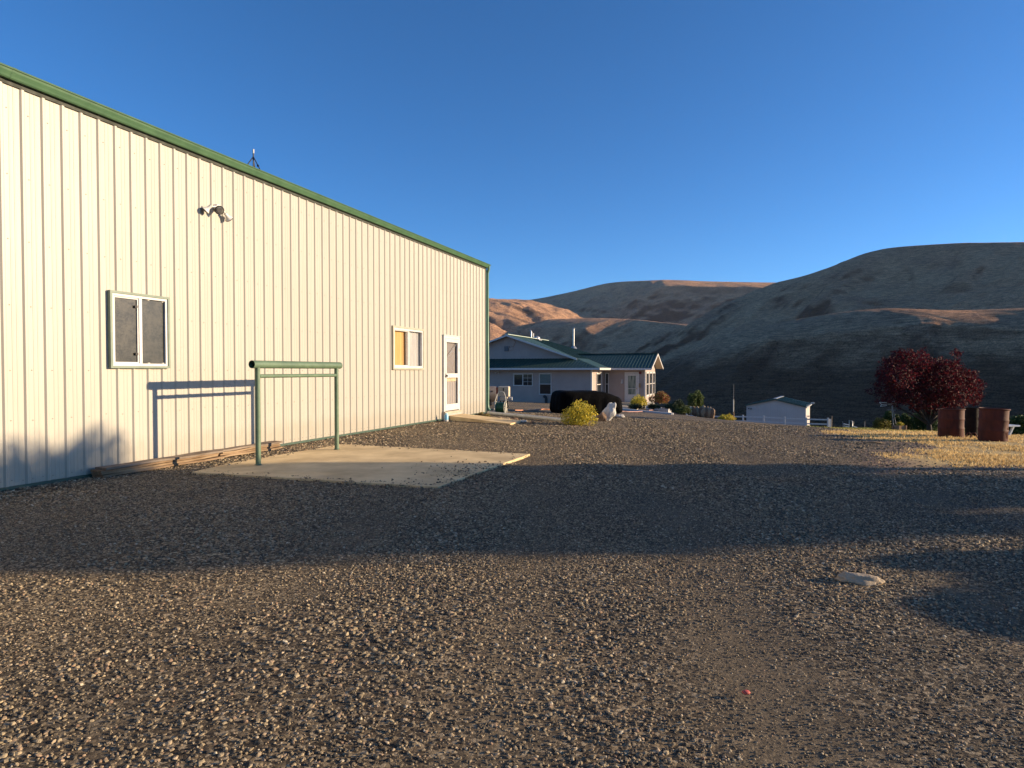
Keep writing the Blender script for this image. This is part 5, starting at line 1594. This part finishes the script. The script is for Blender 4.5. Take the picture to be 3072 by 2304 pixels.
# ------------------------------------------------------------------ rusty drums
def rust():
    t = NT('rusty_steel'); v = t.coord()
    n = t.noise(v, 3.2, 8, .7, .4); n2 = t.noise(t.mapping(v, (3, 3, .5)), 5, 6, .7)
    c = t.ramp(n, [(.30, (.030, .008, .005)), (.48, (.075, .016, .009)), (.66, (.12, .030, .015)), (.80, (.19, .065, .035))])
    c = t.mix(.45, c, t.ramp(n2, [(.35, (.03, .009, .006)), (.65, (.11, .025, .012))]))
    return t.set(c, .75, t.bump(t.noise(v, 30, 6), .35, .006), spec=.3)
M_RUST = rust()
M_DARKDRUM = pm('near_black_steel', (.008, .007, .006), (.018, .011, .008), 5, .9, spec=.15)  # near-black tone for the middle drum
def drum(px0, px1, pyt, pyb, y, lab, m, rot=0.0, dent=None, lean=(0, 0)):
    c = at((px0 + px1) / 2, pyb, y)
    r = (px1 - px0) / F * y / 2 * .84; h = (pyb - pyt) / F * y
    g = gz(c.x, c.y)
    root = empty('steel_drum', (c.x, c.y + r * .0, g - .03), rot, lab, 'drum', 'rusty drums on the dry lawn')
    root.rotation_euler = (lean[0], lean[1], rot)
    H = at((px0 + px1) / 2, pyt, y - r * .6).z - g + .03
    prof = [(r * .985, 0), (r, .012)]
    for z in (H * .36, H * .66):
        prof += [(r, z - .035), (r * 1.018, z - .016), (r * 1.03, z), (r * 1.018, z + .016), (r, z + .035)]
    prof += [(r, H - .03)]
    mb = MB(); mb.lathe(prof, 56)
    inner = [(r * .985, H - .03), (r * .985, .05), (0, .05)]
    mb.lathe(list(reversed(inner)), 56)
    o = mb.build('drum_body', m, root)
    if dent:
        for v in o.data.vertices:
            for (az, z, w, d) in dent:
                a = math.atan2(v.co.y, v.co.x); da = (a - az + math.pi) % (2 * math.pi) - math.pi
                q = math.exp(-(da * r / w) ** 2 - ((v.co.z - z * H) / w) ** 2)
                if v.co.x ** 2 + v.co.y ** 2 > (r * .6) ** 2: v.co.x -= math.cos(a) * d * q; v.co.y -= math.sin(a) * d * q
    mb = MB()
    ring = [(r * 1.02 * math.cos(a), r * 1.02 * math.sin(a), H - .018 + .006 * math.sin(3 * a)) for a in [k * 2 * math.pi / 48 for k in range(49)]]
    mb.tube(ring, .013, 8, caps=False); mb.build('rim', m, root)
    return root
drum(2813, 2892, 1226, 1318, 14.0, 'rusty brown open drum on the left, in front of the purple tree', M_RUST, .3, dent=[(-.6, .5, .10, .025), (-.3, .8, .08, .02)])
drum(2895, 2934, 1222, 1312, 14.6, 'near-black drum half hidden between the two rusty drums', M_DARKDRUM, 1.1)
drum(2934, 3022, 1225, 1326, 12.8, 'rusty red open drum on the right with dented pale side', M_RUST, -.4, dent=[(0.0, .78, .09, .035), (.15, .5, .09, .02), (-.5, .3, .1, .012)], lean=(0, R(1.5)))
# bent rusty wheel and stake between the drums
p = gpt(2922, 1316)
root = empty('rusty_rod', (p.x, p.y, p.z), 0, 'bent rusty rod on the grass between the drums', 'rod')
mb = MB(); mb.tube([(-.10, 0, .0), (-.06, -.02, .13), (.01, -.03, .12), (.06, -.02, .02)], .012, 6); mb.build('rod', M_RUST, root)
mb = MB(); mb.tube([(-.1 + .06 * math.cos(a), .02, .06 + .06 * math.sin(a)) for a in [k * .45 for k in range(15)]], .012, 6); mb.build('hoop', M_RUST, root)

# ------------------------------------------------------------------ purple-leaf tree
def purple_tree():
    y = 24.5
    rng = random.Random(12)
    base = at(2788, 1232, y); g = gz(base.x, base.y)
    root = empty('purple_plum_tree', (base.x, base.y, g), 0, 'dark purple-leaved tree with a wide low crown behind the rusty drums', 'tree')
    B = []
    outline = [(2640, 1196, 20), (2660, 1160, 36), (2655, 1120, 30), (2678, 1095, 32), (2690, 1066, 24), (2715, 1075, 30), (2735, 1100, 38), (2765, 1064, 22), (2775, 1085, 28), (2700, 1130, 46), (2720, 1175, 44), (2760, 1130, 44), (2790, 1165, 48), (2800, 1110, 30), (2825, 1095, 26), (2870, 1064, 17), (2868, 1090, 22), (2850, 1115, 36), (2880, 1140, 40), (2905, 1130, 26), (2928, 1155, 26), (2915, 1180, 32), (2870, 1185, 44), (2830, 1200, 40), (2780, 1205, 36), (2925, 1205, 18), (2690, 1190, 34), (2620, 1172, 13), (2735, 1200, 28), (2880, 1212, 24), (2845, 1150, 44), (2745, 1222, 22), (2790, 1228, 22), (2835, 1224, 22), (2665, 1205, 20), (2650, 1085, 15), (2705, 1052, 12), (2775, 1050, 11), (2872, 1051, 10), (2925, 1122, 15), (2938, 1188, 12), (2606, 1176, 10), (2626, 1158, 14), (2598, 1166, 7), (2815, 1085, 16), (2690, 1225, 14), (2935, 1150, 12), (2640, 1130, 18), (2680, 1058, 12)]
    for px, py, r in outline:
        q = at(px, py, y) - Vector((base.x, base.y, g)); rr = r / F * y
        n = 2 if r > 25 else 1
        for s in range(n):
            dy = rng.uniform(-.5, .5) if n == 1 else (-1 if s else 1) * rng.uniform(.15, 1.1)
            q2 = at(px, py, y + dy) - Vector((base.x, base.y, g))
            B.append((q2.x + rng.uniform(-.05, .05), dy, q2.z + rng.uniform(-.05, .05), rr * .85, rr * 1.0, rr * .82))
    m = foliage_mat('purple_leaves', [(.022, .005, .008), (.040, .006, .010), (.075, .009, .014), (.14, .016, .020), (.03, .008, .009)], .3, .75)
    leaf_cloud('crown', B, 15000, .085, m, root, 4, .35, aspect=.6)
    leaf_cloud('inner_leaves', [(b[0] * .9, b[1] * .7, b[2], b[3] * .6, b[4] * .6, b[5] * .6) for b in B], 2500, .10, m, root, 5, .1)
    M_DBARK = pm('dark_bark', (.045, .030, .026), (.025, .018, .016), 14, .9, bump=.5, bscale=50)
    mb = MB()
    mb.tube([(0, 0, -.2), (.02, 0, .15), (0, .02, .42)], [.11, .09, .08], 10); mb.build('trunk', M_DBARK, root)
    for k in range(15):
        b = B[(k * 3) % len(B)]
        e = Vector(b[:3])
        mid = Vector((e.x * .45, e.y * .5, .42 + (e.z - .42) * .35 + .1))
        mb = MB(); mb.tube([(0, .01, .36), mid * .5 + Vector((0, 0, .22)), mid, e], [.05, .04, .026, .008], 7); mb.build('branch', M_DBARK, root)
    return root
purple_tree()

# ------------------------------------------------------------------ clipped evergreens
def cone_tree(px, pyt, pyb, wpx, y, lab, seed, cols=None, group='clipped evergreens behind the drums', name='arborvitae', n=4200):
    b = at(px, pyb, y)
    w = wpx / F * y; h = (pyb - pyt) / F * y
    root = empty(name, (b.x, b.y, b.z), 0, lab, 'evergreen', group)
    B = []
    rng = random.Random(seed)
    for k in range(16):
        t = k / 15.0
        r = w / 2 * (math.sin(math.pi * (.22 + .78 * (1 - t) * .62)) ** .8) * (1 if t < .9 else .75)
        for a in range(3):
            an = rng.uniform(0, 6.28)
            B.append((math.cos(an) * r * .22, math.sin(an) * r * .22, h * (.06 + .88 * t), r * .84, r * .84, h * .07))
    leaf_cloud('foliage', B, n, .05, foliage_mat(name + '_leaves', cols or [(.014, .032, .010), (.032, .07, .016), (.07, .12, .026)], .2), root, seed, .6)
    mb = MB(); mb.tube([(0, 0, -.3), (0, 0, h * .8)], [.05, .015], 6); mb.build('trunk', M_BARK, root)
    return root
cone_tree(2665, 1232, 1296, 34, 28.0, 'loose dark conical evergreen behind the garden windmill', 1)
cone_tree(2688, 1243, 1298, 32, 28.0, 'small clipped evergreen right behind the windmill post', 2)
cone_tree(2715, 1240, 1300, 36, 27.6, 'clipped evergreen behind the planter box', 3)
cone_tree(2752, 1239, 1304, 44, 27.2, 'clipped evergreen between the planter box and the left drum', 4)
cone_tree(2792, 1230, 1306, 52, 26.8, 'widest clipped evergreen directly left of the left drum', 5)
cone_tree(2640, 1262, 1292, 24, 28.6, 'low dark evergreen at the left end behind the golden shrub', 6)
cone_tree(3068, 1246, 1324, 100, 17.0, 'broad dark evergreen at the right edge beyond the pale bench', 7, group=None, n=9000)

# ------------------------------------------------------------------ garden windmill, planter, pale bits
def windmill():
    y = 24.0
    b = at(2684, 1276, y)
    root = empty('garden_windmill', (b.x, b.y, b.z), 0, 'small metal garden windmill with an arrow tail before dark evergreens', 'windmill')
    L = lambda px, py, dy=0: at(px, py, y) - b + Vector((0, dy, 0))
    m = pm('grey_steel', (.30, .30, .32), (.22, .22, .24), 10, .5, metal=.3)
    for dx, dy in ((-.05, -.06), (.05, -.06), (0, .07)):
        mb = MB(); mb.tube([L(2684, 1277) + Vector((dx, dy, -.1)), L(2677, 1231) + Vector((dx * .4, dy * .4, 0)), L(2676, 1218)], .009, 6); mb.build('leg', m, root)
    mb = MB(); mb.tube([L(2663, 1229.5), L(2686, 1230.5)], .010, 6); mb.build('platform', m, root)
    mb = MB(); mb.tube([L(2676, 1222), L(2676, 1210)], .016, 8); mb.tube([L(2660, 1212), L(2684, 1211)], .010, 6); mb.build('head', m, root)
    mb = MB()
    for k in range(8):
        a = k * math.pi / 4
        c = L(2682, 1211.5)
        d = Vector((.02, math.cos(a), math.sin(a)))
        mb.add([c + d * .03 + Vector((.01, 0, 0)), c + d * .15 + Vector((.01, -.03 * math.sin(a), .03 * math.cos(a))), c + d * .15 + Vector((-.02, .03 * math.sin(a), -.03 * math.cos(a)))], [(0, 1, 2)])
    mb.build('wheel', m, root)
    mb = MB()
    w = pm('white_steel', (.62, .63, .65), None, 10, .5)
    for p, q in (((2638, 1207), (2660, 1207.6)), ((2638, 1207), (2645, 1213.5)), ((2645, 1213.5), (2641, 1219)), ((2641, 1219), (2661, 1216.5)), ((2645, 1213), (2676, 1212))):
        mb.tube([L(*p), L(*q)], .011, 6)
    mb.build('tail', w, root)
windmill()
def planter():
    y = 21.8
    b = at(2698, 1299, y)
    root = empty('planter_box', (b.x, b.y, b.z), R(12), 'square wooden planter box with yellow flowers on the lawn', 'planter')
    w = .125
    wd = wood('planter_wood', (.30, .19, .12), (.18, .115, .075), 0)
    mb = MB()
    for k in range(4): mb.box(-w, w, -w, w, k * .065 + .002, k * .065 + .062)
    mb.build('box', wd, root)
    for sx_ in (-1, 1):
        for sy_ in (-1, 1):
            mb = MB(); mb.box(sx_ * w - .02 + sx_ * .012, sx_ * w + .02 + sx_ * .012, sy_ * w - .02 + sy_ * .012, sy_ * w + .02 + sy_ * .012, -.05, .27); mb.build('corner_post', wd, root)
    leaf_cloud('flowers', [(-.05, 0, .31, .09, .1, .06), (.06, .02, .32, .08, .1, .06), (0, -.05, .30, .14, .08, .05)], 420, .04, foliage_mat('planter_leaves', [(.10, .14, .03), (.42, .34, .04), (.55, .42, .05)], .3), root, 3, 0)
planter()
p = at(2678, 1294, 22.4)
rock('flat_stone', (p.x, p.y, p.z - .03), (.20, .16, .07), 'small pale flat stone left of the planter box', 'stone', M_ROCKS[2], 21)
def bench():
    y = 16.2
    b = at(3026, 1306, y)
    root = empty('bench', (b.x, b.y, b.z), R(8), 'pale bench partly hidden behind the right rusty drum', 'bench')
    t = at(3026, 1274, y).z - b.z
    m = pm('pale_blue_paint', (.52, .56, .62), (.42, .46, .5), 8, .5)
    mb = MB()
    for k in range(3): mb.cbox(-.55, .15, -.18 + k * .125, -.07 + k * .125, t - .035, t, .005)
    mb.build('seat', m, root)
    for x in (-.42, .06):
        mb = MB(); mb.bar((x - .07, -.02, 0), (x + .05, -.02, t - .036), .05, .04); mb.build('leg', m, root)
bench()

# ------------------------------------------------------------------ foreground stones
p = gpt(2590, 1752)
M_FRONT = pm('tan_stone', (.44, .35, .24), (.32, .25, .17), 12, .9, bump=.5, bscale=34, bdist=.012)
rock('flat_rock', (p.x - .01, p.y + .03, p.z - .03), (.285, .13, .105), 'long flat tan rock lying alone on the gravel drive', 'rock', M_FRONT, 6, rot=R(-14), sharp=.22, tilt=(0, R(5)))
p = gpt(2238, 2084)
rock('red_chip', (p.x, p.y, p.z + .004), (.034, .026, .016), 'small red chip lying on the foreground gravel', 'chip', pm('red_chip_paint', (.48, .085, .065), None, 20, .6), 7, sub=2)
p = gpt(2622, 1331)
mb = MB(); mb.tube([(-.16, 0, .015), (-.05, .01, .035), (.08, -.01, .02), (.17, .02, .02)], [.012, .018, .014, .006], 7)
o = mb.build('stick', M_WOODS[1]); o.location = p; tag(o, 'pale stick lying where the gravel meets the dry lawn', 'stick')

# ------------------------------------------------------------------ trees right of the frame, and unseen casters added for their shadows
def shade_tree(x, y, blobs, n, lab, seed, size=.16):
    g = gz(x, y)
    root = empty('shade_tree', (x, y, g), 0, lab, 'tree', 'leafy trees along the right side of the drive')
    m = foliage_mat('green_leaves', [(.02, .045, .012), (.04, .075, .018), (.08, .12, .03)], .3)
    leaf_cloud('crown', blobs, n, size, m, root, seed, .2)
    mb = MB(); mb.tube([(0, 0, -.2), (.03, 0, 1.2), (-.02, .03, 2.4), (0, 0, 3.6)], [.17, .14, .10, .04], 9); mb.build('trunk', M_BARK, root)
    for k in range(8):
        b = blobs[k % len(blobs)]
        mb = MB(); mb.tube([(0, 0, 1.2 + .15 * k), (b[0] * .5, b[1] * .5, b[2] * .75 + .3), b[:3]], [.07, .05, .015], 7); mb.build('branch', M_BARK, root)
    return root
shade_tree(18.0, 7.1, [(0, 0, 2.2, 1.2, 1.1, 1.0), (0, .4, 3.2, 1.5, 1.3, 1.0), (0, -.6, 4.3, 1.5, 1.2, .8), (.3, .9, 4.2, 1.4, 1.2, .9), (0, -1.3, 5.0, 1.3, 1.0, .8), (0, .3, 4.9, 1.2, .9, .55), (.2, 1.1, 5.15, .6, .5, .4), (0, -.5, 5.2, .6, .5, .4)], 13000, 'tall leafy tree beside the drive throwing the widest shadow', 31)
shade_tree(20.5, 5.6, [(0, .2, 3.9, .9, .7, .6), (0, 0, 4.3, 1.2, .9, .7), (0, .3, 4.6, 1.2, .9, .7), (0, -.3, 4.9, 1.0, .8, .6), (.2, .5, 5.2, .5, .5, .4), (0, -.8, 4.95, .8, .55, .4)], 8500, 'slimmer leafy tree nearer the camera beside the drive', 32)
shade_tree(16.5, 8.9, [(0, 0, 2.85, .9, .5, .45), (0, -.2, 3.3, .9, .55, .5), (0, .1, 3.9, .6, .4, .4)], 4200, 'short leafy tree farthest along the drive side', 33)
def side_caster(x, y, h, w, top, lab, seed):  # unseen shrubs, invented and shaped to cast the lower right shadow
    g = gz(x, y)
    root = empty('caster_shrub', (x, y, g), 0, lab, 'evergreen', 'added shadow casters right of the drive')
    B = []
    for k in range(12):
        t = k / 11; r = w * ((1 - t) ** top if top else (1.0 if t < .95 else .8))
        B.append((0, 0, h * (.05 + .92 * t), r + .03, r + .03, h * .07))
    leaf_cloud('foliage', B, 16000, .05, foliage_mat('juniper_leaves', DRK, .1), root, seed, .2)
    mb = MB(); mb.tube([(0, 0, -.2), (0, 0, h * .9)], [.05, .01], 6); mb.build('trunk', M_BARK, root)
side_caster(7.6, 4.56, 1.10, .52, .5, 'unseen pointed shrub added right of the drive to cast a shadow', 41)
side_caster(6.6, 3.62, .83, .42, 0, 'unseen blunt shrub added nearer the camera to cast a shadow', 42)
side_caster(7.7, 4.12, .92, .40, 0, 'unseen squat shrub added to join the other two shadows', 43)
def shadow_pole():  # unseen pole, added to lay a thin shadow across the drive
    x, y = 23.4, 27.0
    g = gz(x, y)
    root = empty('shadow_pole', (x, y, g), 0, 'unseen stout pole added right of the lawn to cast a thin shadow', 'pole')
    mb = MB(); mb.tube([(0, 0, -.5), (0, 0, 4.3)], [.17, .16], 10); mb.build('pole_shaft', M_BARK, root)
    mb = MB(); mb.bar((0, -.16, 4.1), (0, .16, 4.1), .1, .1); mb.build('bracket', M_BARK, root)
shadow_pole()
# ------------------------------------------------------------------ thin air haze round the whole scene
def haze():
    mb = MB(); mb.box(-4700, 4700, -1600, 6600, -64.5, 455)
    m = bpy.data.materials.new('haze_air'); m.use_nodes = True
    nt = m.node_tree; nt.nodes.clear()
    out = nt.nodes.new('ShaderNodeOutputMaterial'); v = nt.nodes.new('ShaderNodeVolumePrincipled')
    v.inputs['Color'].default_value = (.80, .87, 1.0, 1); v.inputs['Density'].default_value = HAZE
    v.inputs['Anisotropy'].default_value = 0.2
    nt.links.new(v.outputs[0], out.inputs['Volume'])
    tag(mb.build('haze', m), kind='stuff')
HAZE = 0.00002
haze()
